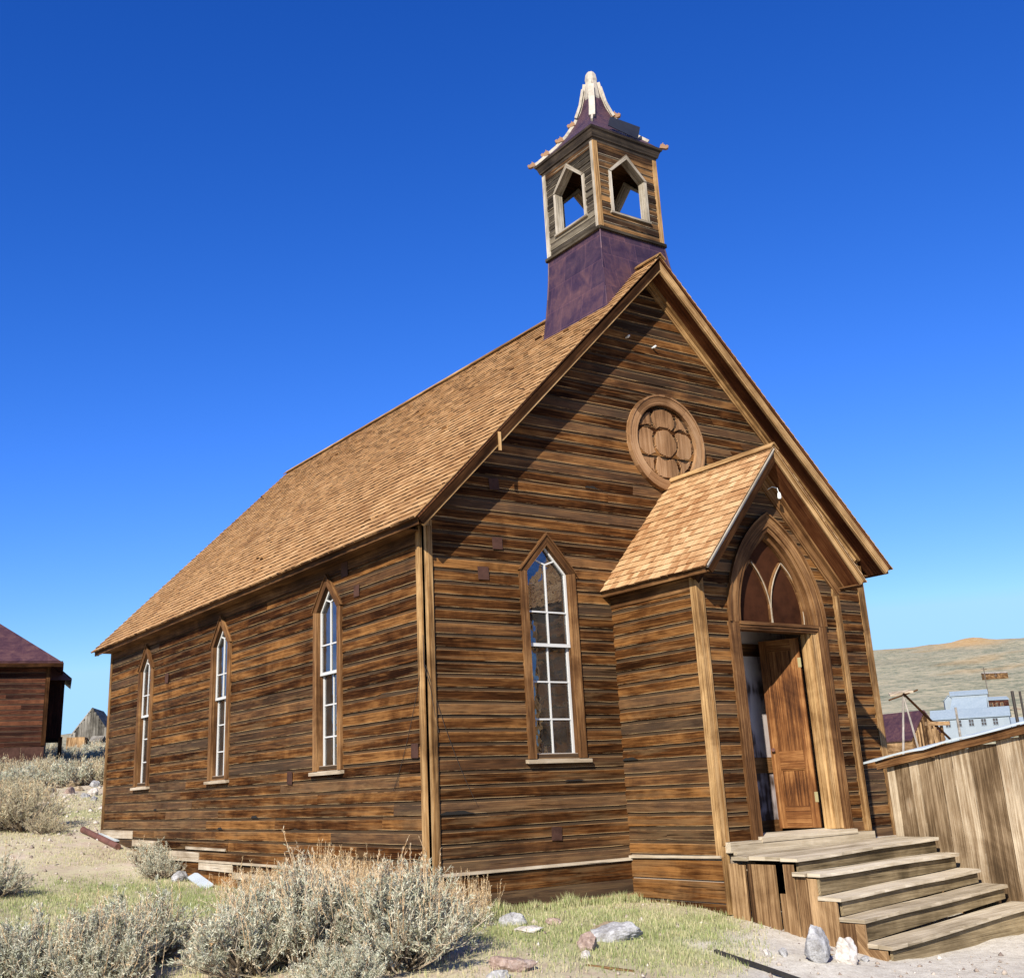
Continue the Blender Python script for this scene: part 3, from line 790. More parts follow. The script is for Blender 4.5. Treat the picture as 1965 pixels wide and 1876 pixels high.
siding(mb, (PX0, 0, 0), -Y, -X, .06, proof(PX0)-.08, EX, lambda z: [(.0, PD-.02)])
siding(mb, (PX1, -PD, 0), Y, X, .06, proof(PX0)-.08, EX, lambda z: [(.02, PD)])
skirt(mb, (PX0, 0, 0), -Y, -X, .0, PD, [(-.21, .0), (-.44, -.225), (-.62, -.45)], .006)
skirt(mb, (PX1, -PD, 0), Y, X, .0, PD, [(-.26, .0), (-.6, -.26)])
mb.build('porch_wall', M['siding'], church)
mb = MB()
def ext_pin(z):
    a, b = PX0, PX1
    if z > proof(PX0)-.10: a = pxE+(z+.10-PZE)/psl; b = 2*PM-a
    if a >= PM: return []
    if z < DZS-.05: return holes([(a, b)], [(DX0-.12, DX1+.12)])
    q = arch(max(0, z-DZS), .70)
    return holes([(a, b)], [(ACX-q, ACX+q)] if q > 0 and z > DZS else [])
for off in (0, -.1):
    sheet(mb, (0, -PD, 0), X, -Y, -.7, PZR-.16, ext_pin, off); sheet(mb, (PX0, 0, 0), -Y, -X, -.7, proof(PX0)-.08, lambda z: [(0, PD)], off); sheet(mb, (PX1, -PD, 0), Y, X, -.7, proof(PX0)-.08, lambda z: [(0, PD)], off)
mb.build('porch_inner_wall', M['plaster'], church)
mb = MB()
for s_, q in ((PX0, 1), (PX1, -1)):
    a, b = sorted((s_-q*.03, s_+q*.095)); mb.box((a, -PD-.034, .16 if q > 0 else .2), (b, -PD-.001, 3.22), Z, (.8 if q > 0 else .4, .3))
    a, b = sorted((s_-q*.031, s_-q*.001)); mb.box((a, -PD-.030, .04), (b, -PD+.075, 3.2), Z, (.95, .7))
    a, b = sorted((s_+q*.045, s_+q*.075)); mb.box((a, -PD-.05, .2), (b, -PD-.034, 3.1), Z, (.6, .1))
mb.box((PX0-.028, -PD-.026, -.55), (PX0+.07, -PD-.001, .15), Z, (.7, .9))
mb.build('porch_corner_board', M['trim'], church)
# porch roof
mb = MB(); UP = Vector((1, 0, psl)).normalized(); NP = Vector((-psl, 0, 1)).normalized(); UQ = Vector((-1, 0, psl)).normalized(); NQ = Vector((psl, 0, 1)).normalized()
YP = -PD-EF; plen = math.hypot(PM-pxE, PZR-PZE)
shingles(mb, Vector((pxE-.02, 0, PZE-.02*psl))-NP*.016, -Y, UP, NP, -YP+.01, plen+.02, .118, (.07, .16), .018)
shingles(mb, Vector((2*PM-pxE+.02, YP-.01, PZE-.02*psl))-NQ*.016, Y, UQ, NQ, -YP, plen+.02, .118, (.07, .16), .018)
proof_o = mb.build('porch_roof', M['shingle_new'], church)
mb = MB()
for Ux, Nx in ((UP, NP), (UQ, NQ)):
    base = Vector((PM, 0, PZR+.012)); a = base-Ux*.10+Nx*.006; b = base+Nx*.006
    mb.prism([Vector((a.x, YP-.02, a.z)), Vector((b.x, YP-.02, b.z)), Vector((b.x, YP-.02, b.z+.018)), Vector((a.x+Nx.x*.018, YP-.02, a.z+Nx.z*.018))], (0, -YP, 0), Y, (.8, .3))
mb.build('ridge_cap', M['trim'], proof_o)
cp = 1/math.sqrt(1+psl*psl)
def pstrip(mbx, d0, d1, y0, y1, R_, x0=pxE, tone=None):
    def pt(x, d): return Vector((x+d*psl*cp, 0, PZE+psl*(x-pxE)-d*cp))
    a, a2 = pt(x0, d0), pt(x0, d1); b, b2 = Vector((PM, 0, PZR-d0/cp)), Vector((PM, 0, PZR-d1/cp))
    ps = []
    for p in (a, b, b2, a2): ps.append(Vector((2*PM-p.x if R_ else p.x, y0, p.z)))
    mbx.prism(ps, (0, y1-y0, 0), (-1 if R_ else 1, 0, psl), tone)
for R_ in (False, True):
    mbx = MB(); pstrip(mbx, .016, .045, YP, -.001, R_); mbx.build('porch_roof_deck', M['soffit'], church)
    if not R_: mbx = MB(); pstrip(mbx, .072, .155, YP+.006, YP+.030, R_, tone=(.4, .2)); mbx.build('porch_rake_board', M['trim_dark'], church)
    mbx = MB(); pstrip(mbx, .046, .071 if not R_ else .115, YP+.004, YP+.028, R_, tone=(.9, .2)); pstrip(mbx, .030, .046, YP-.012, YP+.03, R_, tone=(.9, .7)); mbx.build('porch_rake_board', M['trim'] if R_ else M['tower_trim'], church)
    mbx = MB(); pstrip(mbx, .10, .112, YP+.03, -PD-.001, R_); mbx.build('porch_soffit', M['soffit'], church)
    mbx = MB(); pstrip(mbx, .113, .235, -PD-.05, -PD-.004, R_, tone=(.6, .2)); pstrip(mbx, .113, .145, -PD-.10, -PD-.051, R_, tone=(.8, .3)); pstrip(mbx, .235, .262, -PD-.036, -PD-.003, R_, tone=(.5, .3))
    mbx.build('porch_frieze', M['trim_brown'] if R_ else M['trim_dark'], church)
    mbx = MB(); f = (lambda x: 2*PM-x) if R_ else (lambda x: x)
    for (x0, x1, z0, z1) in ((pxE+.02, pxE+.04, PZE-.10, PZE-.02), (pxE+.04, PX0-.03, PZE-.085, PZE-.07), (PX0-.028, PX0-.002, PZE-.24, PZE-.087)):
        a, b = sorted((f(x0), f(x1))); mbx.box((a, YP+.03 if z1 > PZE-.08 else -PD-.028, z0), (b, -.002, z1), Y, (.4, .4))
    mbx.build('porch_eave_board', M['trim_brown'], church)

# ---------------- doorway
yF = -PD
mb = MB()
mb.box((3.325, yF-.055, .17), (3.485, yF-.002, DZS), Z, (.35, .2)); mb.box((4.90, yF-.055, .22), (5.055, yF-.002, DZS), Z, (.75, .6)); mb.box((5.0, yF-.062, .22), (5.06, yF-.055, DZS), Z, (.4, .6))
dway = mb.build('doorway', M['trim_brown'], church)
mb = MB()   # right jamb reveal: pale wide splayed boards
mb.prism([(4.90, yF-.05, .25), (4.90, yF+.06, .25), (4.775, yF+.14, .25), (4.775, yF+.02, .25)], (0, 0, DZS-.25-.02), Z, (.95, .4))
mb.box((4.795, yF-.028, .25), (4.898, yF+.01, DZS-.02), Z, (.8, .9))
mb.prism([(3.455, yF-.001, .25), (3.485, yF-.0, .25), (3.485, yF+.14, .25), (3.455, yF+.14, .25)], (0, 0, DZS-.25-.02), Z, (.3, .4))
mb.build('jamb', M['trim'], dway)
mb = MB()
mb.box((3.49, yF-.045, DZS-.085), (4.895, yF+.12, DZS-.0), X, (.3, .3)); mb.box((3.49, yF-.075, DZS-.025), (4.895, yF-.046, DZS+.012), X, (.6, .3)); mb.box((3.49, yF-.062, DZS-.06), (4.895, yF-.047, DZS-.035), X, (.5, .3))
mb.build('lintel', M['trim_brown'], dway)
mb = MB()
mb.prism([(3.40, yF-.12, .22), (5.06, yF-.12, .235), (5.06, yF+.16, .255), (3.40, yF+.16, .255)], (0, 0, -.05), X, (.6, .5)); mb.box((PX0+.02, yF-.11, .085), (PX1-.02, yF+.02, .195), X, (.3, .7)); mb.box((PX0+.05, yF-.16, .06), (PX1-.1, yF-.112, .10), X, (.2, .7))
mb.build('threshold', M['step'], dway)
# pointed arch casing
def archpts(hw, n=12, zmax=None):
    R0 = 1.602; cen = hw-(R0-(AW-hw)); rr = R0-(AW-hw); zt = math.sqrt(max(0, rr*rr-cen*cen)) if cen < 0 else rr
    return [(max(0, arch(zt*i/n, hw)) if i < n else 0, zt*i/n) for i in range(n+1)], zt
mb = MB()
def band(mbx, hwo, hwi, y0, y1, tone, n=18, cx=None):
    cx = ACX if cx is None else cx
    po, zo = archpts(hwo, n); pi_, zi = archpts(hwi, n)
    for s_ in (-1, 1):
        u = 7.3*s_; tn = (tone[0] if s_ > 0 else tone[0]*.45, tone[1]); mbx.nid += 1; mbx.gid = mbx.nid
        for i in range(n):
            a, b, c, d = [Vector((cx+s_*q[0], y0, DZS+.003+q[1])) for q in (po[i], po[i+1], pi_[i+1], pi_[i])]
            l = (b-a).length; k = Vector((0, y1-y0, 0)); w_ = (a-d).length
            q = [a, b, c, d]; uq = [(u, w_), (u+l, w_), (u+l, 0), (u, 0)]
            if s_ > 0: q.reverse(); uq.reverse()
            mbx.face(q, Z, tn, uv=uq)
            for e, f, w0 in ((a, b, .4), (d, c, .7)):
                q = [e, f, f+k, e+k]; uq = [(u, w0), (u+l, w0), (u+l, w0+.1), (u, w0+.1)]
                if (s_ > 0) == (w0 > .5): q.reverse(); uq.reverse()
                mbx.face(q, Z, tn, uv=uq)
            if i == n-1: mbx.face([b, c, c+k, b+k], Z, tn)
            if i == 0: mbx.face([a, d, d+k, a+k], Z, tn)
            u += l
        mbx.gid = 0
band(mb, .86, .715, yF-.056, yF-.003, (.75, .3)); band(mb, .875, .845, yF-.075, yF-.057, (.5, .3))
arch_o = mb.build('arch_casing', M['trim_brown'], church)
mb = MB(); band(mb, .714, .655, yF-.035, yF+.10, (.85, .5)); mb.build('inner_arch', M['trim_brown'], arch_o)
mb = MB(); band(mb, .654, .60, yF+.025, yF+.11, (.7, .2)); mb.build('inner_moulding', M['trim_brown'], arch_o)
mb = MB(); po, zo = archpts(.72, 14)
for s_ in (-1, 1):
    for i in range(14):
        ps = [Vector((ACX, yF+.088, DZS+po[i][1])), Vector((ACX+s_*po[i][0], yF+.088, DZS+po[i][1])), Vector((ACX+s_*po[i+1][0], yF+.088, DZS+po[i+1][1])), Vector((ACX, yF+.088, DZS+po[i+1][1]))]
        mb.face(ps if s_ > 0 else ps[::-1], Z, (.4, .4))
mb.build('transom_panel', M['tymp'], arch_o)
mb = MB()
def arcstrip(mbx, x0, z0, x1, z1, bulge, wdt=.034, y0=yF+.055, n=14, dep=.045):
    pts = []
    for i in range(n+1):
        t_ = i/n; x = x0+(x1-x0)*t_; z = z0+(z1-z0)*t_; l = math.hypot(x1-x0, z1-z0); nx, nz = -(z1-z0)/l, (x1-x0)/l
        b = bulge*4*t_*(1-t_); pts.append((x+nx*b, z+nz*b, nx, nz))
    for i in range(n):
        a, b = pts[i], pts[i+1]
        ps = [Vector((a[0]-a[2]*wdt/2, y0, a[1]-a[3]*wdt/2)), Vector((b[0]-b[2]*wdt/2, y0, b[1]-b[3]*wdt/2)), Vector((b[0]+b[2]*wdt/2, y0, b[1]+b[3]*wdt/2)), Vector((a[0]+a[2]*wdt/2, y0, a[1]+a[3]*wdt/2))]
        mbx.prism(ps, (0, dep, 0), ps[1]-ps[0], (.85, .4))
zb_ = DZS+.012
arcstrip(mb, ACX, zb_, ACX+.27, zb_+.80, .10); arcstrip(mb, ACX+.585, zb_, ACX+.27, zb_+.80, -.12)
arcstrip(mb, ACX, zb_, ACX-.27, zb_+.80, -.10); arcstrip(mb, ACX-.585, zb_, ACX-.27, zb_+.80, .12)
mb.build('tracery', M['trim_brown'], arch_o)
mb = MB()
for a_, b_ in (((ACX+.006, zb_, ACX+.276, zb_+.80), .10), ((ACX+.579, zb_, ACX+.276, zb_+.80), -.12), ((ACX-.018, zb_, ACX-.27, zb_+.78), -.10)): arcstrip(mb, *a_, b_, wdt=.011, y0=yF+.048, dep=.008)
mb.build('tracery_highlight', M['sill'], arch_o)  # pale strips added to paint a highlight along the tracery edges
# door leaves
def leaf(hx_, hy, w_, ang, side, panel_mat, name):
    """hinged at (hx_,hy), width w_, opened inwards by ang degrees; side=+1 hinge on the right"""
    a = math.radians(ang); d = Vector((-math.cos(a), math.sin(a), 0)) if side > 0 else Vector((math.cos(a), math.sin(a), 0))
    n = Vector((-d.y, d.x, 0)); n = n if n.y < 0 else -n
    O = Vector((hx_, hy, 0)); z0, z1 = .265, 2.56; T = .042
    P = lambda s, q, z: O+d*s+n*q+Z*z
    mb = MB()
    def pc(s0, s1, za, zb, g, n0=0, n1=T, tone=None): mb.prism([P(s0, n0, za), P(s1, n0, za), P(s1, n0, zb), P(s0, n0, zb)], n*(n1-n0), g, tone)
    st = .105
    pc(0, st, z0, z1, Z, tone=(.75, .3)); pc(w_-st, w_, z0, z1, Z, tone=(.65, .7))
    for za, zb in ((z0, z0+.24), (.96, 1.16), (z1-.13, z1)): pc(st, w_-st, za, zb, d, 0, T-.001, (.8, .5))
    for za, zb in ((z0+.24, .96), (1.16, z1-.13)):
        for s0, s1 in ((st, st+.018), (w_-st-.018, w_-st)): pc(s0, s1, za, zb, Z, .01, T-.012, (.4, .5))
        for q0, q1 in ((za, za+.018), (zb-.018, zb)): pc(st, w_-st, q0, q1, d, .01, T-.011, (.4, .5))
    lf = mb.build(name, M['door'], dway)
    mb = MB()
    for za, zb in ((z0+.24, .96), (1.16, z1-.13)): pc(st+.002, w_-st-.002, za, zb, Z, .012, .022, (.3, .6))
    mb.build('door_panel', panel_mat, lf)
    mb = MB()
    for zc in (.62, 2.25): mb.prism([P(-.012, T-.004, zc-.06), P(.03, T-.004, zc-.06), P(.03, T-.004, zc+.06), P(-.012, T-.004, zc+.06)], n*.008, Z)
    mb.build('hinge', M['brass'], lf)
    if side > 0:
        mb = MB(); c = P(w_-.05, T, 1.20); mb.tube([c, c+n*.02, c+n*.045], [.012, .012, .024], 10); mb.build('door_knob', M['rust'], lf)
    return lf
leaf(4.765, yF+.17, .52, 66, 1, M['door'], 'door'); leaf(3.50, yF+.17, .52, 89, -1, M['door'], 'door')
# worn white panelling seen inside the vestibule
mb = MB(); yI = -.72
mb.box((2.98, yI, .215), (5.30, yI+.03, 3.0), Z); mb.build('vestibule_panelling', M['worn'], dway)
mb = MB()
for za, zb in ((.22, .36), (.93, 1.12), (2.40, 2.56)): mb.box((3.0, yI-.02, za), (5.29, yI-.001, zb), X, (.3, .3))
mb.build('panelling_rail', M['trim_brown'], dway)
mb = MB()
for x0 in (3.3, 4.12, 4.87): mb.box((x0, yI-.022, .361), (x0+.07, yI-.001, .929), Z, (.3, .3)); mb.box((x0, yI-.022, 1.121), (x0+.07, yI-.001, 2.399), Z, (.3, .3))
mb.build('panelling_stile', M['trim_brown'], dway)
# ---------------- belfry
SX, SY, SH = 4.0, .802, .631
bel = MB()
lev = [(6.9, 1.0, .98, .62), (7.35, .885, .93, .585), (7.75, .80, .83, .60), (8.1, .735, .745, .615), (8.45, .685, .69, .625), (8.82, .645, .648, .64)]
def lvz(z):
    for p, q in zip(lev, lev[1:]):
        if p[0] <= z <= q[0]+1e-6:
            u = (z-p[0])/(q[0]-p[0]); return [p[i]+(q[i]-p[i])*u for i in range(1, 4)]
    return list(lev[-1][1:])
zs_b = list(np.arange(6.9, 8.82, .06))+[8.82]
def bp(side, u, z):
    xa, fa, ba = lvz(z)
    if side == 0: return Vector((SX-xa+2*xa*u, SY-fa, z))
    if side == 1: return Vector((SX+xa, SY-fa+(fa+ba)*u, z))
    if side == 2: return Vector((SX+xa-2*xa*u, SY+ba, z))
    return Vector((SX-xa, SY+ba-(fa+ba)*u, z))
NB = 24
for side in range(4):
    for i in range(NB):
        for za, zb in zip(zs_b, zs_b[1:]):
            q = [bp(side, i/NB, za), bp(side, (i+1)/NB, za), bp(side, (i+1)/NB, zb), bp(side, i/NB, zb)]
            over = [p.z-(roofz(p.x)-.05) for p in q]
            if max(over) <= 0: continue      # below the roof: not built
            q = [Vector((p.x, p.y, max(p.z, roofz(p.x)-.05))) for p in q]
            if (q[0]-q[3]).length < 1e-4 and (q[1]-q[2]).length < 1e-4: continue
            bel.face(q, (X, Y, X, Y)[side], (.5, .5))
belfry = bel.build('belfry_base', M['copper'], church)
mb = MB()   # hip seams
for sx_, sy_ in ((-1, -1), (1, -1), (-1, 1), (1, 1)):
    mb.tube([(SX+sx_*a[1], SY+(-a[2] if sy_ < 0 else a[3]), a[0]) for a in lev if a[0] > 7.3], .011, 5)
mb.build('seam', M['copper'], belfry)
BZ0, BZ1 = 8.84, 10.38
mb = MB(); mt = MB()
faces4 = [((SX-SH, SY-SH, 0), X, -Y), ((SX-SH, SY+SH, 0), -Y, -X), ((SX+SH, SY-SH, 0), Y, X), ((SX+SH, SY+SH, 0), -X, Y)]
opn = pointed(SH, .35, BZ0+.34, BZ0+1.03, BZ0+1.36)
def ext_b(z): return holes([(.02, 2*SH-.02)], h_of([opn], z))
for i, (O, A, N) in enumerate(faces4):
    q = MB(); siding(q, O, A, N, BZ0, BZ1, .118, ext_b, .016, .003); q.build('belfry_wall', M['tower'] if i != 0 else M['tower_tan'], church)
mb = MB()
for O, A, N in faces4: sheet(mb, O, A, N, BZ0, BZ1, ext_b, -.01); sheet(mb, O, A, N, BZ0, BZ1, ext_b, -.06)
mb.box((SX-SH+.06, SY-SH+.06, BZ1-.06), (SX+SH-.06, SY+SH-.06, BZ1-.02)); mb.box((SX-SH+.01, SY-SH+.01, BZ0+.02), (SX+SH-.01, SY+SH-.01, BZ0+.05))
mb.build('belfry_lining', M['trim_dark'], church)
mb = MB()
for ci, (sx_, sy_) in enumerate(((-1, -1), (1, -1), (-1, 1), (1, 1))):
    x, y = SX+sx_*SH, SY+sy_*SH
    a, b = sorted((x-sx_*.06, x+sx_*.024)); c, d = sorted((y+sy_*.001, y+sy_*.026)); mb.box((a, c, BZ0+.02), (b, d, BZ1-.05), Z, (.9, .2)); mb.build('belfry_corner_board', M['trim'] if sy_ < 0 else M['tower_trim'], church); mb = MB()
    a, b = sorted((x+sx_*.001, x+sx_*.026)); c, d = sorted((y-sy_*.06, y+sy_*.0)); mb.box((a, c, BZ0+.02), (b, d, BZ1-.05), Z, (.7, .6)); mb.build('belfry_corner_board', M['tower_trim'], church); mb = MB()
mb = MB(); e = SH+.035
for a, b in (((-e, -e), (e, -e)), ((-e, e), (e, e)), ((-e, -e), (-e, e)), ((e, -e), (e, e))):
    mb.bar((SX+a[0], SY+a[1], BZ0-.02), (SX+b[0], SY+b[1], BZ0-.02), .05, .045, Z)
mb.build('belfry_base_rail', M['tower'], church)
for O, A, N in faces4:
    O = Vector(O); P = lambda s, n_, z: O+A*(SH+s)+N*n_+Z*z
    mb = MB(); zb, zs, zt = BZ0+.32, BZ0+1.03, BZ0+1.38; wo, wi = .385, .335; k = (zt-zs)/wo
    for s_ in (-1, 1):
        mb.prism([P(s_*wi, .035, zb), P(s_*wo, .035, zb), P(s_*wo, .035, zs), P(s_*wi, .035, zs-.01)], N*-.14, Z, (.9, random.random()))
        zi = zs-.01; zti = zi+wi*k
        mb.prism([P(s_*wo, .045, zs+.003), P(0, .045, zt+.03), P(0, .045, zti), P(s_*wi, .045, zi+.003)], N*-.15, A*-s_+Z*k, (.35, random.random()))
    mb.box((0, 0, 0), (0, 0, 0)) if False else mb.prism([P(-wo-.02, .05, zb), P(wo+.02, .05, zb), P(wo+.02, -.16, zb), P(-wo-.02, -.16, zb)], Z*-.03, A, (.3, .5))
    mb.build('belfry_opening', M['tower_trim'], church)
# cornice
prof = [(BZ1-.06, SH+.022), (BZ1-.005, SH+.03), (BZ1+.0, SH+.05), (BZ1+.07, SH+.07), (BZ1+.115, SH+.09), (BZ1+.12, SH+.105), (BZ1+.155, SH+.11)]
mb = MB()
def ring4(mbx, a, b, tone=None, cx=SX, cy=SY, tfun=None):
    (z0, h0), (z1, h1) = a, b
    c0 = [(cx-h0, cy-h0), (cx+h0, cy-h0), (cx+h0, cy+h0), (cx-h0, cy+h0)]; c1 = [(cx-h1, cy-h1), (cx+h1, cy-h1), (cx+h1, cy+h1), (cx-h1, cy+h1)]
    for k in range(4):
        j = (k+1) % 4; mbx.face([(*c0[k], z0), (*c0[j], z0), (*c1[j], z1), (*c1[k], z1)], (c0[j][0]-c0[k][0], c0[j][1]-c0[k][1], 0), tone or (.3, .3*k))
for a, b in zip(prof, prof[1:]): ring4(mb, a, b)
ring4(mb, (BZ1+.155, SH+.11), (BZ1+.156, .1)); mb.build('belfry_cornice', M['cornice'], church)
CZ = BZ1+.157
mb = MB(); ring4(mb, (BZ1-.16, SH+.018), (BZ1-.062, SH+.021)); mb.build('belfry_frieze', M['tower_tan'], church)
sp = [(CZ, .742), (CZ+.06, .672), (CZ+.16, .585), (CZ+.30, .455), (CZ+.47, .335), (CZ+.68, .225), (CZ+.90, .15), (CZ+1.15, .10), (CZ+1.40, .075)]
mb = MB()
for a, b in zip(sp, sp[1:]): ring4(mb, a, b, (.5, .5))
spire = mb.build('spire', M['copper'], church)
M['spiretrim'] = plain('chalky_wood', (.36,.32,.26), .8, var=.45, scale=16, bump=.3)
M['crocket'] = plain('tan_carved_wood', (.22,.12,.06), .8, var=.3, scale=16, bump=.3)
mb = MB()
for sx_, sy_ in ((-1, -1), (1, -1), (-1, 1), (1, 1)):
    q = sp if sx_ < 0 and sy_ > 0 else (sp[3:] if (sx_, sy_) == (-1, -1) else sp[2:])
    path = [Vector((SX+sx_*(h+.008), SY+sy_*(h+.008), z+.012)) for z, h in q]
    for a, b in zip(path, path[1:]): mb.bar(a, b, .034, .05, (sx_, sy_, .6))
mb.build('ridge_trim', M['spiretrim'], spire)
mb = MB()
def crocket(p, d, s=1.0):
    """small scroll block on a hip; d outward horizontal direction"""
    d = Vector(d).normalized(); sd_ = d.cross(Z); o = p
    prof_ = [(-.03, -.04), (.04, -.055), (.10, -.075), (.15, -.06), (.165, -.01), (.13, .02), (.10, .0), (.085, .03), (.06, .035), (.055, .085), (.03, .05), (.0, .045)]
    pts = [o+d*(a*s)+Z*(b*s)-sd_*.028 for a, b in prof_]
    mb.prism(pts, sd_*.056, Z)
def hip(z):
    for a, b in zip(sp, sp[1:]):
        if a[0] <= z <= b[0]: return a[1]+(b[1]-a[1])*(z-a[0])/(b[0]-a[0])
for sx_, sy_, zz in ((-1, 1, (.01, .19, .40, .66)), (1, -1, (.015, .72)), (1, 1, (.01, .4, .7)), (-1, -1, ())):
    for dz in zz:
        h = hip(CZ+dz); crocket(Vector((SX+sx_*h, SY+sy_*h, CZ+dz+.03)), (sx_+.25*math.sin(dz*40), sy_, 0), random.uniform(.68, .85))
mb.build('crocket', M['crocket'], spire)
mb = MB()  # finial: chamfered block with hanging split leaves
fz = [(CZ+1.02, .105), (CZ+1.12, .12), (CZ+1.30, .10), (CZ+1.42, .092), (CZ+1.46, .10), (CZ+1.56, .085), (CZ+1.62, .055)]
def ring8(mbx, a, b):
    (z0, h0), (z1, h1) = a, b
    for k in range(8):
        t0, t1 = math.radians(22.5+45*k), math.radians(67.5+45*k); f = 1.08
        mbx.face([(SX+h0*f*math.cos(t0), SY+h0*f*math.sin(t0), z0), (SX+h0*f*math.cos(t1), SY+h0*f*math.sin(t1), z0), (SX+h1*f*math.cos(t1), SY+h1*f*math.sin(t1), z1), (SX+h1*f*math.cos(t0), SY+h1*f*math.sin(t0), z1)], Z)
for a, b in zip(fz, fz[1:]): ring8(mb, a, b)
mb.face([(SX+.055*math.cos(k*math.pi/4), SY+.055*math.sin(k*math.pi/4), CZ+1.62) for k in range(8)], X)
for sx_, sy_, zb_2 in ((-1, -1, .50), (1, -1, .72), (-1, 1, .78), (1, 1, .8)):
    zs_ = [CZ+1.30, CZ+1.0, CZ+.8, CZ+zb_2]; 
    for a, b in zip(zs_, zs_[1:]):
        ha, hb = max(.085, hip(a)+.02), hip(b)+.02
        if a-b < .01: continue
        mb.bar((SX+sx_*ha, SY+sy_*ha, a), (SX+sx_*hb, SY+sy_*hb, b), .10, .045, (sx_, sy_, .4))
mb.build('finial', M['spiretrim'], spire)
mb = MB()   # sprung sheet of roof metal lifting off the front face
a = Vector((SX-.20, SY-.62, CZ+.22)); 
P1 = [Vector((3.80, .20, 10.91)), Vector((3.66, .12, 10.66)), Vector((4.25, .10, 10.58)), Vector((4.42, .20, 10.91))]
nrm = (P1[1]-P1[0]).cross(P1[2]-P1[1]).normalized(); mb.prism(P1, nrm*.012, X, (.1, .1)); mb.build('loose_roof_sheet', M['dark_sheet'], spire)

# ---------------- small fittings on the church
mb = None
for i, (p, n_, s_, r_) in enumerate([((1.06, 0, 4.53), 0, .15, 0), ((1.07, 0, 3.77), 0, .15, 0), ((.84, 0, 3.38), 0, .16, 1), ((1.73, 0, .34), 0, .15, 0),
        ((0, 1.63, 3.38), 1, .15, 0), ((0, 3.63, 1.13), 1, .17, 0), ((0, .24, 1.32), 1, .16, 0), ((0, 1.97, 3.72), 1, .19, 0), ((0, 8.9, 3.0), 1, .17, 0)]):
    mb = MB(); h = s_/2; c = Vector(p); rr = random.uniform(-.08, .08)
    pts = []
    for a, b in ((-h, -h), (h, -h), (h, h), (-h, h)):
        a, b = a*math.cos(rr)-b*math.sin(rr), a*math.sin(rr)+b*math.cos(rr)
        pts.append(c+Vector((a, -.026-random.uniform(0, .006), b)) if n_ == 0 else c+Vector((-.026-random.uniform(0, .006), a, b)))
    mb.prism(pts, (0, -.004, 0) if n_ == 0 else (-.004, 0, 0), X); mb.build('metal_patch', M['tinp'], church)
for x, z in ((3.52, 7.0), (4.02, 6.93)):
    mb = MB(); mb.tube([(x, -.02, z), (x, -.07, z), (x, -.10, z+.01)], [.012, .018, .012], 8); mb.build('insulator', M['ceram'], church)
mb = MB(); mb.tube([(4.28, -PD-.02, 4.42), (4.30, -PD-.12, 4.45), (4.35, -PD-.16, 4.43), (4.36, -PD-.17, 4.36)], .005, 6); lamp = mb.build('lamp_bracket', M['ceram'], church)
mb = MB(); mb.tube([(4.36, -PD-.17, 4.37), (4.36, -PD-.17, 4.345), (4.36, -PD-.17, 4.30), (4.36, -PD-.17, 4.285)], [.014, .022, .026, .018], 10); mb.build('lamp_socket', M['ceram'], lamp)
mb = MB()
def sagline(p0, p1, sag, n=14):
    p0 = Vector(p0); p1 = Vector(p1); out = []
    for i in range(n+1):
        t_ = i/n; p = p0.lerp(p1, t_); p.z -= sag*4*t_*(1-t_); out.append(p)
    return out
mb.tube(sagline((-.045, .02, 2.25), (-.03, .75, .9), .12), .0035, 4); mb.tube(sagline((-.03, -.05, 2.25), (.62, -.035, .7), .12), .0035, 4); mb.tube([(-.04, -.02, 2.6), (-.045, -.04, 2.25), (.02, -.055, 2.0), (.12, -.045, 1.5)], .0035, 4)
mb.build('cable', M['cable'], church)

# ---------------- entrance steps
steps = tag(empty('entrance_steps', (4.0, -2.7, -.85)), 'weathered plank steps of five treads climbing to the church door', 'steps')
TX0, TX1 = PX0, 5.62
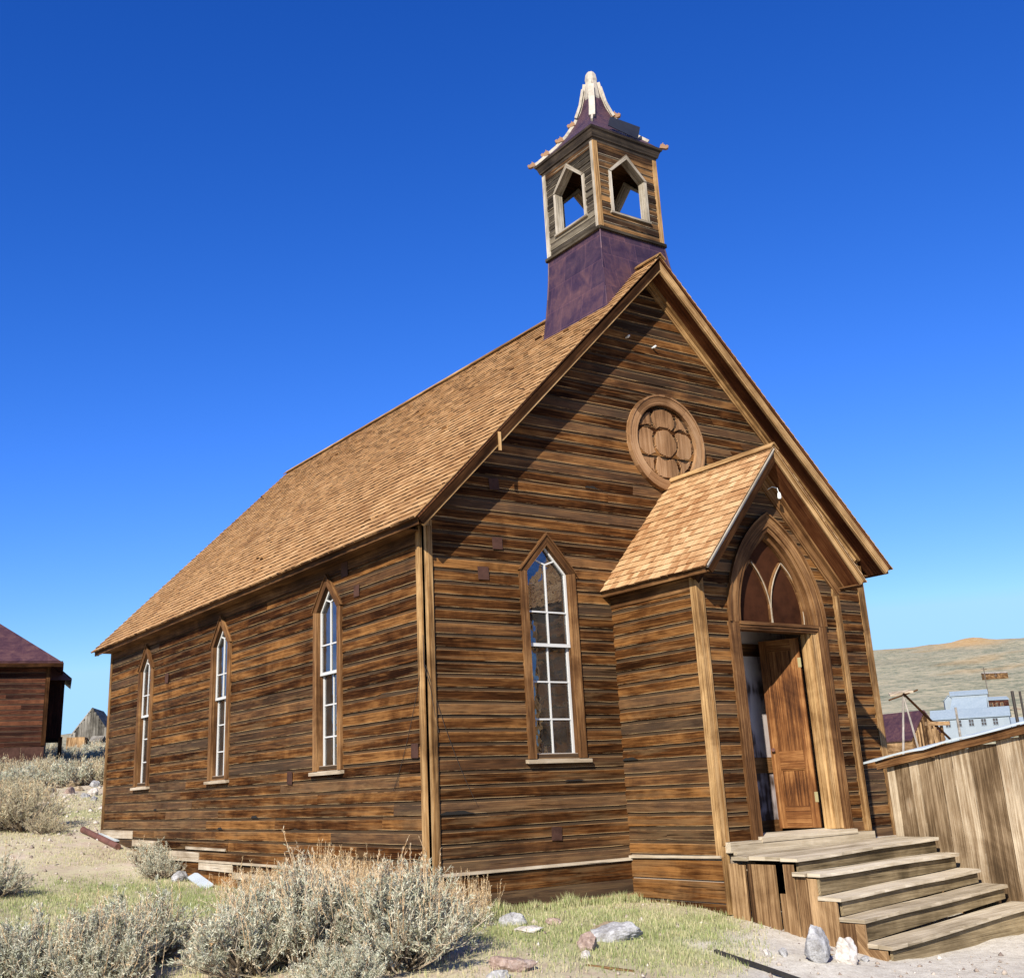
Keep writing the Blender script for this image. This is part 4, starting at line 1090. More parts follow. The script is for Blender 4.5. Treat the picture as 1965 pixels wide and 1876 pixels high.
# z left, z right, back y left, front y left, front y right, left x, right x
tr = [(.055, .12, -PD-.17, -2.69, -2.41, TX0-.03, 5.62), (-.085, -.05, -2.60, -2.95, -2.64, TX0-.04, 5.62), (-.30, -.22, -2.87, -3.17, -2.90, TX0+.0, 5.62), (-.49, -.38, -3.10, -3.42, -3.19, TX0-.02, 5.64), (-.71, -.54, -3.36, -3.70, -3.37, TX0+.0, 6.5)]
for i, (z, zr, y0, y1, y1r, x0, x1) in enumerate(tr):
    nb = 4 if i == 0 else (1 if i in (2, 3) else 2); y0r = y0 if i == 0 else y0+(y1r-y1)
    for k in range(nb):
        mb = MB()
        f0, f1 = k/nb, (k+1)/nb; xs = x0+random.uniform(-.03, .02); xe = x1+random.uniform(-.02, .02); hj = random.uniform(-.002, .003)
        ya, yb, yc, yd = y0+(y1-y0)*f0-.003, y0+(y1-y0)*f1+.003, y0r+(y1r-y0r)*f1+.003, y0r+(y1r-y0r)*f0-.003
        seg = 14
        for q in range(seg):      # slightly cupped, worn front edge
            u0, u1 = q/seg, (q+1)/seg
            def pt(u, y_a, y_b, up):
                x = xs+(xe-xs)*u; zz = z+(zr-z)*u; wv = .004*math.sin(u*9+i*2+k)
                nick = (.006*math.sin(u*37+i*5)+.004*math.sin(u*91+k)) if k == nb-1 else 0
                return Vector((x, y_a+(y_b-y_a)*u+(nick if up != 0 else 0), zz+hj+wv-(0 if up else .038)-(.005 if (up == 2 and k == nb-1) else 0)))
            b0, b1, t0, t1 = pt(u0, ya, yd, 0), pt(u1, ya, yd, 0), pt(u0, ya, yd, 1), pt(u1, ya, yd, 1)
            B0, B1, T0, T1 = pt(u0, yb, yc, 0), pt(u1, yb, yc, 0), pt(u0, yb, yc, 2), pt(u1, yb, yc, 2)
            tn = ((i*.37+k*.61) % 1, (i*.53+k*.29) % 1)
            mb.face([t0, T0, T1, t1], X, tn); mb.face([T0, B0, B1, T1], X, tn, .03); mb.face([b0, b1, B1, B0], X, tn); mb.face([t0, t1, b1, b0], X, tn)
            if q == 0: mb.face([t0, b0, B0, T0], Y, tn)
            if q == seg-1: mb.face([t1, T1, B1, b1], Y, tn)
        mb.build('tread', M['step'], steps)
    mb = MB(); zn, znr = (tr[i+1][0], tr[i+1][1]) if i < 4 else (-.93, -.88)
    gp_ = .009 if i in (2, 3) else .0
    yl, yr = y1+.045, y1r+.045
    ps = [Vector((x0+.035, yl, zn+.004+gp_)), Vector((x1-.02, yr, znr+.004+gp_)), Vector((x1-.02, yr, zr-.042)), Vector((x0+.035, yl, z-.042))]
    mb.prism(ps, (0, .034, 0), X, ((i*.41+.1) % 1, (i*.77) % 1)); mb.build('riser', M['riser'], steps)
mb = MB()
def vb(y0, y1, z0, z1, x=TX0, tone=None, th_=.024):
    j = random.uniform(-.008, .008)
    mb.prism([(x, y0, z0+j), (x, y1, z0), (x, y1, z1), (x, y0, z1)], (-th_, 0, 0), Z, tone)
vb(-1.66, -1.79, -.72, -.02, tone=(.9, .4)); vb(-1.80, -1.90, -.74, -.03, tone=(.7, .2)); vb(-1.94, -2.00, -.76, -.02, tone=(.15, .5)); vb(-2.005, -2.33, -.78, -.02, tone=(.6, .9))
vb(-2.37, -2.46, -.80, -.30, tone=(.4, .1)); vb(-2.47, -2.60, -.86, -.01, x=TX0-.02, tone=(.55, .35))
vb(-2.61, -2.76, -.84, -.13, tone=(.3, .6)); vb(-2.765, -2.87, -.86, -.14, tone=(.7, .15)); vb(-2.875, -2.95, -.86, -.35, tone=(.85, .4)); vb(-2.96, -3.03, -.86, -.345, tone=(.5, .8)); vb(-3.035, -3.10, -.86, -.345, tone=(.8, .6))
vb(-3.105, -3.22, -.86, -.54, tone=(.45, .3)); vb(-3.225, -3.30, -.86, -.535, tone=(.3, .3))
mb.build('side_plank', M['plank'], steps)
mb = MB()
mb.prism([(TX0+.0, -3.305, -.98), (TX0+.0, -3.63, -1.02), (TX0+.0, -3.63, -.755), (TX0, -3.41, -.755), (TX0, -3.41, -.535), (TX0, -3.305, -.535)], (-.03, 0, 0), (0, -1, -1), (.7, .4))
mb.build('stringer', M['plank'], steps)
mb = MB(); mb.prism([(TX0-.06, -2.55, -.85), (TX0-.06, -3.33, -1.02), (TX0-.06, -3.33, -.84), (TX0-.06, -2.55, -.76)], (.03, 0, 0), Y, (.3, .3)); mb.build('ground_board', M['riser'], steps)
mb = MB(); mb.box((TX0+.05, -3.6, -1.0), (TX0+.10, -1.6, -.8), Y); mb.box((5.55, -3.1, -1.0), (5.60, -1.7, -.45), Y); mb.box((5.55, -2.35, -.45), (5.60, -1.7, .07), Y); mb.build('stringer', M['plank'], steps)

# ---------------- board fence on the right
FA, FB = Vector((5.78, -1.69, 0)), Vector((5.80, -5.2, 0))
fd = (FB-FA); flen = fd.length; fd.normalize(); fn = Vector((-1, 0, 0))
fence = tag(empty('board_fence', (5.79, -3.2, -.6)), 'tall fence of knotty tan vertical boards with a tin capped rail, right beside the steps', 'fence')
def ftop(s): return .955+.152*s
s = 0; k = 0; widths = [.12, .22, .13, .26, .055, .17, .24, .37, .30, .16, .26]
while s < flen:
    w_ = widths[k] if k < len(widths) else random.choice([.2, .26, .3, .17]); mb = MB(); tl = random.uniform(-.006, .006)
    e_ = min(w_-.011, flen-s)
    p0 = FA+fd*s; p1 = FA+fd*(s+e_); off = fn*(random.uniform(0, .006)+(.012 if w_ < .06 else 0))
    n_ = 10; ed0 = [random.uniform(-.003, .003) for _ in range(n_+1)]; ed1 = [random.uniform(-.003, .003) for _ in range(n_+1)]
    zb_4 = -.85; 
    tone = (random.random(), random.random())
    for i in range(n_):
        za, zb = zb_4+(ftop(s)-zb_4)*i/n_, zb_4+(ftop(s)-zb_4)*(i+1)/n_
        mb.face([p0+off+fd*ed0[i]+Z*za, p1+off+fd*ed1[i]+Z*za, p1+off+fd*ed1[i+1]+Z*zb, p0+off+fd*ed0[i+1]+Z*zb][::-1], Z, tone)
        mb.face([p0+off+fd*ed0[i]+Z*za, p0+off+fd*ed0[i+1]+Z*zb, p0-fn*.02+Z*zb, p0-fn*.02+Z*za][::-1], Z, tone); mb.face([p1+off+fd*ed1[i]+Z*za, p1+off+fd*ed1[i+1]+Z*zb, p1-fn*.02+Z*zb, p1-fn*.02+Z*za], Z, tone)
        mb.face([p0-fn*.02+Z*za, p1-fn*.02+Z*za, p1-fn*.02+Z*zb, p0-fn*.02+Z*zb], Z, tone)
    mb.build('fence_board', M['fence'], fence); s += w_; k += 1
mb = MB(); r0 = FA-fd*-.10; r1 = FB; r0 = FA-fd*.10
mb.bar(r0+fn*.045+Z*(ftop(-.10)+.02), r1+fn*.045+Z*(ftop(flen)+.02), .06, .10, Z, (.5, .4)); mb.build('rail', M['trim_brown'], fence)
mb = MB(); c0 = FA-fd*.30
n_ = 16
for i in range(n_):
    sa, sb = -.29+(flen+.29)*i/n_, -.29+(flen+.29)*(i+1)/n_
    a, b = FA+fd*sa+Z*(ftop(sa)+.105), FA+fd*sb+Z*(ftop(sb)+.105); ja, jb = [.008*math.sin(7*q)+.005*math.sin(17*q) for q in (sa, sb)]
    mb.face([a+fn*.115+Z*(ja-.012), b+fn*.115+Z*(jb-.012), b-fn*.14+Z*.03, a-fn*.14+Z*.03][::-1], fd, (.5, .5)); mb.face([a+fn*.115+Z*(ja-.012), a+fn*.115+Z*(ja-.034), b+fn*.115+Z*(jb-.034), b+fn*.115+Z*(jb-.012)][::-1], fd, (.5, .5))
mb.build('metal_cap', M['galv'], fence)
mb = MB(); mb.bar(r0-fn*.05+Z*.3+fd*.12, r1-fn*.05+Z*.4, .05, .1, Z); mb.bar(FA-fn*.07+Z*-.8+fd*.1, FA-fn*.07+Z*.93+fd*.1, .1, .1, X); mb.bar(FB-fn*.07+Z*-.8, FB-fn*.07+Z*1.4, .1, .1, X); mb.build('back_rail', M['plank'], fence)
# ------------------------------------------------------------------ ground sheet
def np_mesh(name, V, F, mat, uv=None, col=None, smooth=False, parent=None):
    """V (n,3), F (m,k) same-size faces"""
    me = bpy.data.meshes.new(name); m_, k = F.shape
    me.vertices.add(len(V)); me.vertices.foreach_set('co', V.astype(np.float32).ravel())
    me.loops.add(m_*k); me.loops.foreach_set('vertex_index', F.astype(np.int32).ravel())
    me.polygons.add(m_); me.polygons.foreach_set('loop_start', np.arange(0, m_*k, k, dtype=np.int32))
    try: me.polygons.foreach_set('loop_total', np.full(m_, k, dtype=np.int32))
    except Exception: pass
    me.update(calc_edges=True)
    if col is not None:   # per vertex (n,4)
        ca = me.color_attributes.new('bd', 'FLOAT_COLOR', 'POINT'); ca.data.foreach_set('color', col.astype(np.float32).ravel())
    if smooth: me.polygons.foreach_set('use_smooth', np.ones(m_, dtype=bool))
    for q in (mat if isinstance(mat, list) else [mat]): me.materials.append(q)
    o = bpy.data.objects.new(name, me); COL.objects.link(o)
    if parent is not None: o.parent = parent
    return o
az = np.radians(np.concatenate([np.arange(3, 72, .32), np.arange(72, 363, 4.0)])); na = len(az)
rr = [.4]
while rr[-1] < 3600:
    r = rr[-1]; rr.append(r*(1.10 if r < 4 else (1.011 if r < 30 else (1.03 if r < 3600 else 1.1))))
rr = np.array(rr); RG, AG = np.meshgrid(rr, az, indexing='ij')
gx = CAMX+RG*np.sin(AG); gy = CAMY+RG*np.cos(AG); gzv = G(gx, gy)
gzv = gzv+np.where(RG < 35, (fbm(gx*6, gy*6, 3)-.44)*.035, 0)
# the ground passes under the church floor
inside = (gx > .15) & (gx < 7.85) & (gy > .15) & (gy < L-.15); gzv = np.where(inside, np.minimum(gzv, -.3), gzv)
V = np.stack([gx, gy, gzv], -1).reshape(-1, 3)
nr = len(rr); I = np.arange(nr*na).reshape(nr, na)
J = np.roll(I, -1, axis=1)
F = np.stack([I[:-1], I[1:], J[1:], J[:-1]], -1).reshape(-1, 4)
def path_mask(x, y):   # pale gravel by the steps
    return sst(-.35, .35, (x-(.9+.0*y))*.55+(-3.35-y)*.75+ (fbm(x*1.3, y*1.3)-.47)*1.2)*sst(-9.5, -7.5, y)
def green_mask(x, y):
    a = np.exp(-(((x-1.3)/1.6)**2+((y+1.6)/1.9)**2)**2)
    b = .70*np.exp(-(((x+2.4)/2.3)**2+((y-4.6)/4.2)**2)**2)
    c = .8*np.exp(-(((x-.5)/1.3)**2+((y-15.3)/1.0)**2)**2)
    n = fbm(x*.9+3, y*.9, 4)
    return np.clip((a+b+c)*(.55+1.2*(n-.4)), 0, 1)*(1-path_mask(x, y))
gm_ = green_mask(gx, gy); pm_ = path_mask(gx, gy)
# ochre mine tailings near the ridge
hr = np.hypot(gx-CAMX, gy-CAMY); ha = np.degrees(np.arctan2(gx-CAMX, gy-CAMY))
oc = np.exp(-((ha-56.8)/1.5)**2)*sst(830, 900, hr+(fbm(gx*.02, gy*.02)-.47)*60)
oc = np.maximum(oc, .6*np.exp(-((ha-54.3)/1.0)**2)*sst(900, 960, hr))
oc = np.maximum(oc, .45*sst(.66, .74, fbm(gx*.010+4, gy*.022+7, 4))*sst(330, 500, hr))
colr = np.stack([pm_, gm_, np.clip(oc, 0, 1), np.ones_like(oc)], -1).reshape(-1, 4)
t = NT('ground_soil'); g = t.n('ShaderNodeNewGeometry'); P_ = g.outputs['Position']; R, Gc, B = t.attr()[:3]
n1 = t.noise(P_, .8, 6, .6); n2 = t.noise(P_, 9, 6, .7); n3 = t.noise(P_, 60, 4, .7)
f = t.math('MULTIPLY_ADD', n1, .45, t.math('MULTIPLY_ADD', n2, .35, t.math('MULTIPLY', n3, .3)))
soil = t.ramp(f, [(.34, (.24,.18,.125)), (.52, (.42,.335,.245)), (.70, (.56,.48,.37))])
grass = t.ramp(f, [(.36, (.17,.17,.07)), (.55, (.30,.30,.14)), (.72, (.46,.42,.26))])
grav = t.ramp(t.math('MULTIPLY_ADD', n3, .55, t.math('MULTIPLY', n2, .45)), [(.35, (.32,.285,.23)), (.5, (.50,.46,.385)), (.65, (.63,.60,.52))])
straw = t.mix(t.map(t.noise(P_, 3.3, 5, .7), .42, .58, 0, .8), soil, (.46,.42,.26))
near = t.mix(t.map(Gc, .12, .55), straw, grass); near = t.mix(R, near, grav)
# far slopes: grey green brush over tan soil, in clumps
mp = t.n('ShaderNodeMapping'); mp.inputs['Scale'].default_value = (1, 1, 1); t.l(P_, mp.inputs[0])
b1 = t.noise(mp.outputs[0], .22, 6, .72); b2 = t.noise(mp.outputs[0], .035, 5, .6); b3 = t.noise(mp.outputs[0], .9, 3, .6)
fb = t.math('MULTIPLY_ADD', b1, .6, t.math('MULTIPLY_ADD', b3, .25, t.math('MULTIPLY', b2, .25)))
brush = t.ramp(fb, [(.41, (.060,.068,.044)), (.465, (.14,.148,.095)), (.52, (.22,.218,.142)), (.59, (.36,.315,.205))])
brush = t.mix(t.map(t.noise(P_, .012, 5, .65), .5, .62, 0, .3), brush, (.20,.175,.11))
och = t.ramp(b1, [(.35, (.34,.20,.075)), (.65, (.50,.35,.17))]); brush = t.mix(B, brush, och)
ln = t.n('ShaderNodeVectorMath', operation='DISTANCE'); t.l(P_, ln.inputs[0]); ln.inputs[1].default_value = (CAMX, CAMY, 0)
col = t.mix(t.map(ln.outputs['Value'], 45, 110), near, brush)
t.l(col, t.b.inputs['Base Color']); t.b.inputs['Roughness'].default_value = .95; t.b.inputs['Specular IOR Level'].default_value = .1
hb = t.math('MULTIPLY_ADD', n3, .4, n2); t.bump(hb, .5, .03)
M['ground'] = t.m
ground = tag(np_mesh('ground', V, F, M['ground'], col=colr, smooth=True), kind='structure')

# ------------------------------------------------------------------ grass blades
t = NT('grass_blade'); R, Gc, B = t.attr()[:3]
c1 = t.ramp(R, [(0, (.19,.26,.08)), (.4, (.33,.38,.15)), (.62, (.50,.48,.26)), (1, (.66,.58,.37))])
t.l(t.mix(t.map(B, 0, .6), t.mix(.5, c1, (.22,.17,.09)), c1), t.b.inputs['Base Color']); t.b.inputs['Roughness'].default_value = .7; t.b.inputs['Specular IOR Level'].default_value = .2
tl_ = t.n('ShaderNodeBsdfTranslucent'); t.l(c1, tl_.inputs[0]); mx = t.n('ShaderNodeMixShader'); mx.inputs[0].default_value = .3; t.l(t.b.outputs[0], mx.inputs[1]); t.l(tl_.outputs[0], mx.inputs[2]); t.l(mx.outputs[0], t.out.inputs[0])
M['grass'] = t.m
def in_church(x, y): return ((x > -.02) & (y > -.02) & (x < 8) & (y < L)) | ((x > PX0-.05) & (x < 5.3) & (y < .1) & (y > -3.7))
def blades(name, x, y, h, wd, dry, lean=.5):
    n = len(x); z = G(x, y)-.005+0; a = RNG.uniform(0, 2*np.pi, n); la = RNG.uniform(0, 2*np.pi, n); lm = h*RNG.uniform(0, lean, n)
    dx, dy = np.cos(a)*wd/2, np.sin(a)*wd/2; lx, ly = np.cos(la)*lm, np.sin(la)*lm
    p = [np.stack([x-dx, y-dy, z], -1), np.stack([x+dx, y+dy, z], -1), np.stack([x+dx*.7+lx*.4, y+dy*.7+ly*.4, z+h*.6], -1), np.stack([x-dx*.7+lx*.4, y-dy*.7+ly*.4, z+h*.6], -1), np.stack([x+lx, y+ly, z+h], -1)]
    V = np.stack(p, 1).reshape(-1, 3); b = np.arange(n)*5
    F = np.concatenate([np.stack([b, b+1, b+2], -1), np.stack([b, b+2, b+3], -1), np.stack([b+3, b+2, b+4], -1)])
    tt = np.tile([0, 0, .6, .6, 1.0], n); col = np.stack([np.repeat(dry, 5), np.zeros(n*5), tt, np.ones(n*5)], -1)
    return tag(np_mesh(name, V, F, M['grass'], col=col), kind='stuff')
def sample(n, x0, x1, y0, y1, dens):
    x = RNG.uniform(x0, x1, n); y = RNG.uniform(y0, y1, n); k = (RNG.random(n) < dens(x, y)) & ~in_church(x, y); return x[k], y[k]
x, y = sample(230000, -4.5, 3.2, -5.5, 8.5, lambda x, y: np.clip(green_mask(x, y)*1.7, 0, 1)*(.35+.65*(vnoise(x*7, y*7) > .42)))
dry = np.clip(RNG.normal(.30, .20, len(x))+.5*(fbm(x*1.1+9, y*1.1)-.42)*2, 0, 1)
o = blades('grass', x, y, RNG.uniform(.025, .075, len(x)), RNG.uniform(.004, .008, len(x)), dry)
tag(o, 'short patchy green grass growing between the church front, the rocks and the bushes', 'grass')
x, y = sample(210000, -6, 4, -6, 20, lambda x, y: .75*(fbm(x*.8, y*.8) > .40)*(1-path_mask(x, y)))
o = blades('dry_grass', x, y, RNG.uniform(.02, .07, len(x)), RNG.uniform(.004, .009, len(x)), np.clip(RNG.normal(.72, .2, len(x)), 0, 1))
tag(o, 'sparse straw coloured dry grass spread over the open dirt', 'grass')
# taller yellow grass along the foot of the front wall
x = RNG.uniform(.35, 3.0, 2600); y = -.07-np.abs(RNG.normal(0, .09, 2600)); k = ~in_church(x, y); x, y = x[k], y[k]
o = blades('grass_fringe', x, y, RNG.uniform(.05, .14, len(x))*(.5+vnoise(x*4, y*0+2)), RNG.uniform(.005, .009, len(x)), np.clip(RNG.normal(.5, .2, len(x)), 0, 1)); tag(o, 'taller yellow green grass along the foot of the church front wall', 'grass')
# pebbles
n = 9000; x = np.concatenate([RNG.uniform(-6, 6, n), RNG.uniform(-1, 4, 2500)]); y = np.concatenate([RNG.uniform(-7, 20, n), RNG.uniform(12, 28, 2500)]); k = ~in_church(x, y); x, y = x[k], y[k]; n = len(x)
s_ = RNG.gamma(1.6, .006, n)+.004; s_ = s_*(1+.6*(y > 11)); z = G(x, y)
oc_ = np.array([(1, 0, 0), (0, 1, 0), (-1, 0, 0), (0, -1, 0), (0, 0, .8), (0, 0, -.6)], float)
Vp = (oc_[None]*RNG.uniform(.6, 1.4, (n, 6, 1)))*s_[:, None, None]+np.stack([x, y, z+s_*.2], -1)[:, None]
Fp = np.array([(0, 1, 4), (1, 2, 4), (2, 3, 4), (3, 0, 4), (1, 0, 5), (2, 1, 5), (3, 2, 5), (0, 3, 5)])
F = (Fp[None]+np.arange(n)[:, None, None]*6).reshape(-1, 3)
t = NT('pebble'); R = t.attr()[0]; t.l(t.ramp(R, [(0, (.15,.11,.09)), (.6, (.34,.28,.22)), (1, (.52,.47,.41))]), t.b.inputs['Base Color']); t.b.inputs['Roughness'].default_value = .9
col = np.stack([np.repeat(RNG.random(n), 6)]*3+[np.ones(n*6)], -1)
tag(np_mesh('pebbles', Vp.reshape(-1, 3), F, t.m, col=col), 'small pebbles and stone chips scattered over the dirt', 'pebbles', kind='stuff')

# ------------------------------------------------------------------ rocks
def rockmat(name, a, b, c):
    t = NT(name); tc = t.n('ShaderNodeTexCoord'); o = tc.outputs['Object']; n = t.noise(o, 9, 7, .68, .4); n2 = t.noise(o, 45, 4, .6)
    t.l(t.ramp(t.math('MULTIPLY_ADD', n2, .3, t.math('MULTIPLY', n, .7)), [(.36, a), (.5, b), (.62, c)]), t.b.inputs['Base Color']); t.b.inputs['Roughness'].default_value = .9; t.b.inputs['Specular IOR Level'].default_value = .2
    t.bump(t.math('MULTIPLY_ADD', n2, .4, n), .7, .03); return t.m
RM = {'grey': rockmat('grey_rock', (.16,.15,.14), (.31,.305,.30), (.46,.455,.45)), 'white': rockmat('white_rock', (.30,.25,.20), (.46,.42,.37), (.60,.57,.53)), 'pink': rockmat('pink_rock', (.15,.10,.08), (.29,.21,.17), (.41,.33,.28)), 'tan': rockmat('tan_rock', (.15,.105,.06), (.28,.215,.135), (.39,.32,.23)), 'dark': rockmat('dark_rock', (.07,.06,.055), (.15,.13,.12), (.28,.25,.23))}
def rock(x, y, sx, sy, sz, rz, kind, label, group=None, sink=.25, seed=0):
    import bmesh
    bm = bmesh.new(); bmesh.ops.create_icosphere(bm, subdivisions=4, radius=1)
    r_ = random.Random(seed); pl = [(Vector((r_.gauss(0, 1), r_.gauss(0, 1), r_.gauss(0, .8))).normalized(), r_.uniform(.55, .9)) for _ in range(14)]
    for v in bm.verts:
        d = v.co.normalized(); m_ = 1.0
        for n, h in pl:
            q = d.dot(n)
            if q > .05: m_ = min(m_, h/q)
        m_ *= 1+.06*math.sin(7*d.x+seed)*math.sin(6*d.y+2)+.03*math.sin(19*d.z+11*d.x+seed)+.02*math.sin(31*d.y+23*d.x)
        v.co = Vector((d.x*m_*sx, d.y*m_*sy, d.z*m_*sz))
    me = bpy.data.meshes.new('rock'); bm.to_mesh(me); bm.free(); me.materials.append(RM[kind]); me.polygons.foreach_set('use_smooth', [True]*len(me.polygons))
    try: me.set_sharp_from_angle(angle=math.radians(28))
    except Exception: pass
    o = bpy.data.objects.new('rock', me); COL.objects.link(o); o.location = (x, y, gz(x, y)+sz*(.6-sink)); o.rotation_euler = (r_.uniform(-.12, .12), r_.uniform(-.12, .12), rz)
    return tag(o, label, 'rock', group)
RZ = math.radians(-33)
rock(.33, -1.05, .15, .09, .085, RZ, 'grey', 'pale grey angular rock nearest the church front wall in the grass', 'rocks in the grass before the church', seed=1)
rock(.28, -1.40, .17, .10, .035, RZ, 'white', 'flat cream rock just in front of the pale grey angular rock', 'rocks in the grass before the church', seed=2)
rock(.72, -1.22, .10, .08, .045, RZ, 'pink', 'small dull pink rock right of the pale grey angular rock', 'rocks in the grass before the church', seed=3)
rock(1.02, -1.66, .22, .12, .06, RZ, 'tan', 'flat rusty orange rock behind the large grey rock', 'rocks in the grass before the church', seed=4)
rock(.86, -2.05, .34, .15, .13, RZ+.1, 'grey', 'largest rock on the grass, long grey and sloping down to the right', 'rocks in the grass before the church', seed=5)
rock(.33, -2.25, .125, .11, .12, .3, 'pink', 'rounded pink rock leaning on the large grey rock', 'rocks in the grass before the church', seed=6)
rock(.16, -2.42, .07, .05, .04, .3, 'white', 'tiny cream stone at the foot of the rounded pink rock', 'rocks in the grass before the church', seed=7)
rock(-.72, -2.46, .24, .11, .10, RZ, 'pink', 'low brown pink rock beside the big sagebrush', 'rocks in the grass before the church', seed=8)
rock(-.98, -2.66, .12, .08, .07, RZ, 'grey', 'small grey rock partly under the edge of the big sagebrush', 'rocks in the grass before the church', seed=9)
rock(2.06, -3.46, .17, .13, .20, .4, 'grey', 'upright grey rock by the corner of the entrance steps', 'rocks beside the steps', .12, seed=10)
rock(2.30, -3.60, .15, .11, .15, -.2, 'white', 'bright white and tan rock right of the upright grey rock', 'rocks beside the steps', .15, seed=11)
rock(1.77, -3.12, .065, .055, .055, 0, 'white', 'left one of two small pale stones beside the charred plank', 'rocks beside the steps', .2, seed=12)
rock(1.93, -3.18, .07, .05, .05, 1, 'grey', 'right one of two small pale stones beside the charred plank', 'rocks beside the steps', .2, seed=13)
rock(2.35, -3.30, .10, .04, .02, -.7, 'tan', 'thin brown stone chip behind the white and tan rock', 'rocks beside the steps', .2, seed=14)
rock(2.62, -3.55, .06, .05, .035, .2, 'grey', 'small grey stone against the bottom stringer of the steps', 'rocks beside the steps', .2, seed=15)
rock(-3.25, -.25, .15, .13, .17, .4, 'tan', 'rounded tan rock between the left foreground sagebrush clumps', seed=16, sink=.1)
rock(-.22, 7.30, .22, .13, .11, 1.2, 'grey', 'grey flat rock at the foot of the long side wall beside the small sagebrush', seed=17)
mid = [(1.92, 24.5, .50, 'grey'), (2.35, 23.4, .45, 'pink'), (2.0, 22.6, .42, 'tan'), (2.75, 22.9, .55, 'pink'), (3.1, 22.7, .40, 'tan'), (2.5, 22.0, .36, 'grey'), (3.0, 21.2, .30, 'white'), (1.9, 19.9, .34, 'white'), (1.5, 19.2, .30, 'grey'), (1.55, 20.9, .36, 'pink'), (1.2, 21.4, .30, 'dark'), (2.45, 20.2, .32, 'white'), (3.5, 24.0, .42, 'pink'), (3.9, 23.8, .4, 'tan'), (2.1, 18.4, .22, 'grey'), (1.35, 17.9, .22, 'grey'), (1.6, 17.2, .16, 'pink'), (2.35, 18.0, .26, 'white'), (1.0, 16.0, .18, 'white'), (.3, 13.9, .14, 'white'), (1.95, 21.5, .28, 'tan'), (-.3, 11.6, .12, 'white'), (.75, 22.5, .3, 'pink')]
for i, (x, y, s, kd) in enumerate(mid):
    rock(x, y, s*.55, s*.42, s*.38, random.uniform(0, 3), kd, 'loose field stone lying on the rough slope left of the church, below the dark house', 'loose field stones on the slope', seed=30+i)

# charred plank, stick, rusty pipe
def lay(name, a, b, w_, h, mat, label, cat, lift=.01, seg=8, wob=.0):
    mb = MB(); a = Vector((*a, 0)); b = Vector((*b, 0)); pts = []
    for i in range(seg+1):
        p = a.lerp(b, i/seg); p.z = gz(p.x, p.y); pts.append(p)
    z0, z1 = max(pts[0].z, gz(*a[:2])), pts[-1].z
    base = [max(0, p.z-(z0+(z1-z0)*i/seg)) for i, p in enumerate(pts)]; up = max(base)
    for i, p in enumerate(pts): p.z = z0+(z1-z0)*i/seg+up*.6+lift; 
    for i, (p, q) in enumerate(zip(pts, pts[1:])):
        f = 1-abs(i/seg-.5)*.5; s_ = (b-a).normalized().cross(Z)*wob*math.sin(i*1.7); s2 = (b-a).normalized().cross(Z)*wob*math.sin((i+1)*1.7)
        mb.bar(p+s_, q+s2, w_*f, h, Z, (.5, .5))
    return tag(mb.build(name, mat), label, cat)
lay('charred_plank', (1.42, -2.80), (1.30, -4.05), .045, .03, M['black'], 'thin charred plank lying in the grass in front of the steps', 'plank', .012)
lay('stick', (-.02, -2.66), (.22, -3.02), .035, .02, M['plank'], 'short brown stick lying in the grass in front of the large grey rock', 'stick', .004, 4)
mb = MB(); p0 = Vector((-.33, 12.55, gz(-.33, 12.55)+.07)); p1 = Vector((-.22, 10.6, gz(-.22, 10.6)+.05)); mb.tube([p0, p0.lerp(p1, .5), p1], .055, 12); mb.tube([p0, p0+(p1-p0)*.01], .0625, 12)
tag(mb.build('pipe', M['rust']), 'rusty brown iron pipe lying on the dirt by the far corner of the church', 'pipe')
for i, (x, y, s) in enumerate([(-1.6, 9.5, .14), (-2.2, 8.6, .2), (-1.2, 6.1, .12), (-2.6, 5.3, .15)]):
    a_ = random.uniform(0, 3); lay('wood_scrap', (x, y), (x+s*math.cos(a_), y+s*math.sin(a_)), .03, .015, M['grey_wood'], ['grey splinter of wood on the dirt nearest the rusty pipe', 'longer grey wood scrap on the open dirt left of the church', 'small grey wood scrap on the dirt beside the long side wall', 'grey wood scrap near the patch of green left of the church'][i], 'wood scrap', .005, 3)
# ------------------------------------------------------------------ sagebrush
def leafmat(name, stops):
    t = NT(name); R, Gc, B = t.attr()[:3]; c = t.ramp(R, stops)
    t.l(c, t.b.inputs['Base Color']); t.b.inputs['Roughness'].default_value = .75; t.b.inputs['Specular IOR Level'].default_value = .2
    tl_ = t.n('ShaderNodeBsdfTranslucent'); t.l(c, tl_.inputs[0]); mx = t.n('ShaderNodeMixShader'); mx.inputs[0].default_value = .22; t.l(t.b.outputs[0], mx.inputs[1]); t.l(tl_.outputs[0], mx.inputs[2]); t.l(mx.outputs[0], t.out.inputs[0]); return t.m
M['sage'] = leafmat('sage_leaf', [(0, (.15,.15,.085)), (.25, (.34,.355,.245)), (.55, (.53,.54,.41)), (.8, (.74,.72,.57)), (1, (.58,.38,.19))])
M['sagedry'] = leafmat('dry_sage_leaf', [(0, (.22,.19,.11)), (.3, (.38,.35,.22)), (.65, (.54,.49,.33)), (.9, (.64,.55,.36)), (1, (.56,.36,.17))])
t = NT('sage_stem'); R = t.attr()[0]; t.l(t.ramp(R, [(0, (.08,.055,.038)), (.35, (.32,.25,.17)), (1, (.62,.54,.40))]), t.b.inputs['Base Color']); t.b.inputs['Roughness'].default_value = .9; M['stem'] = t.m
M['stalk'] = leafmat('dry_stalk', [(0, (.32,.20,.09)), (.5, (.50,.33,.15)), (1, (.62,.47,.27))])
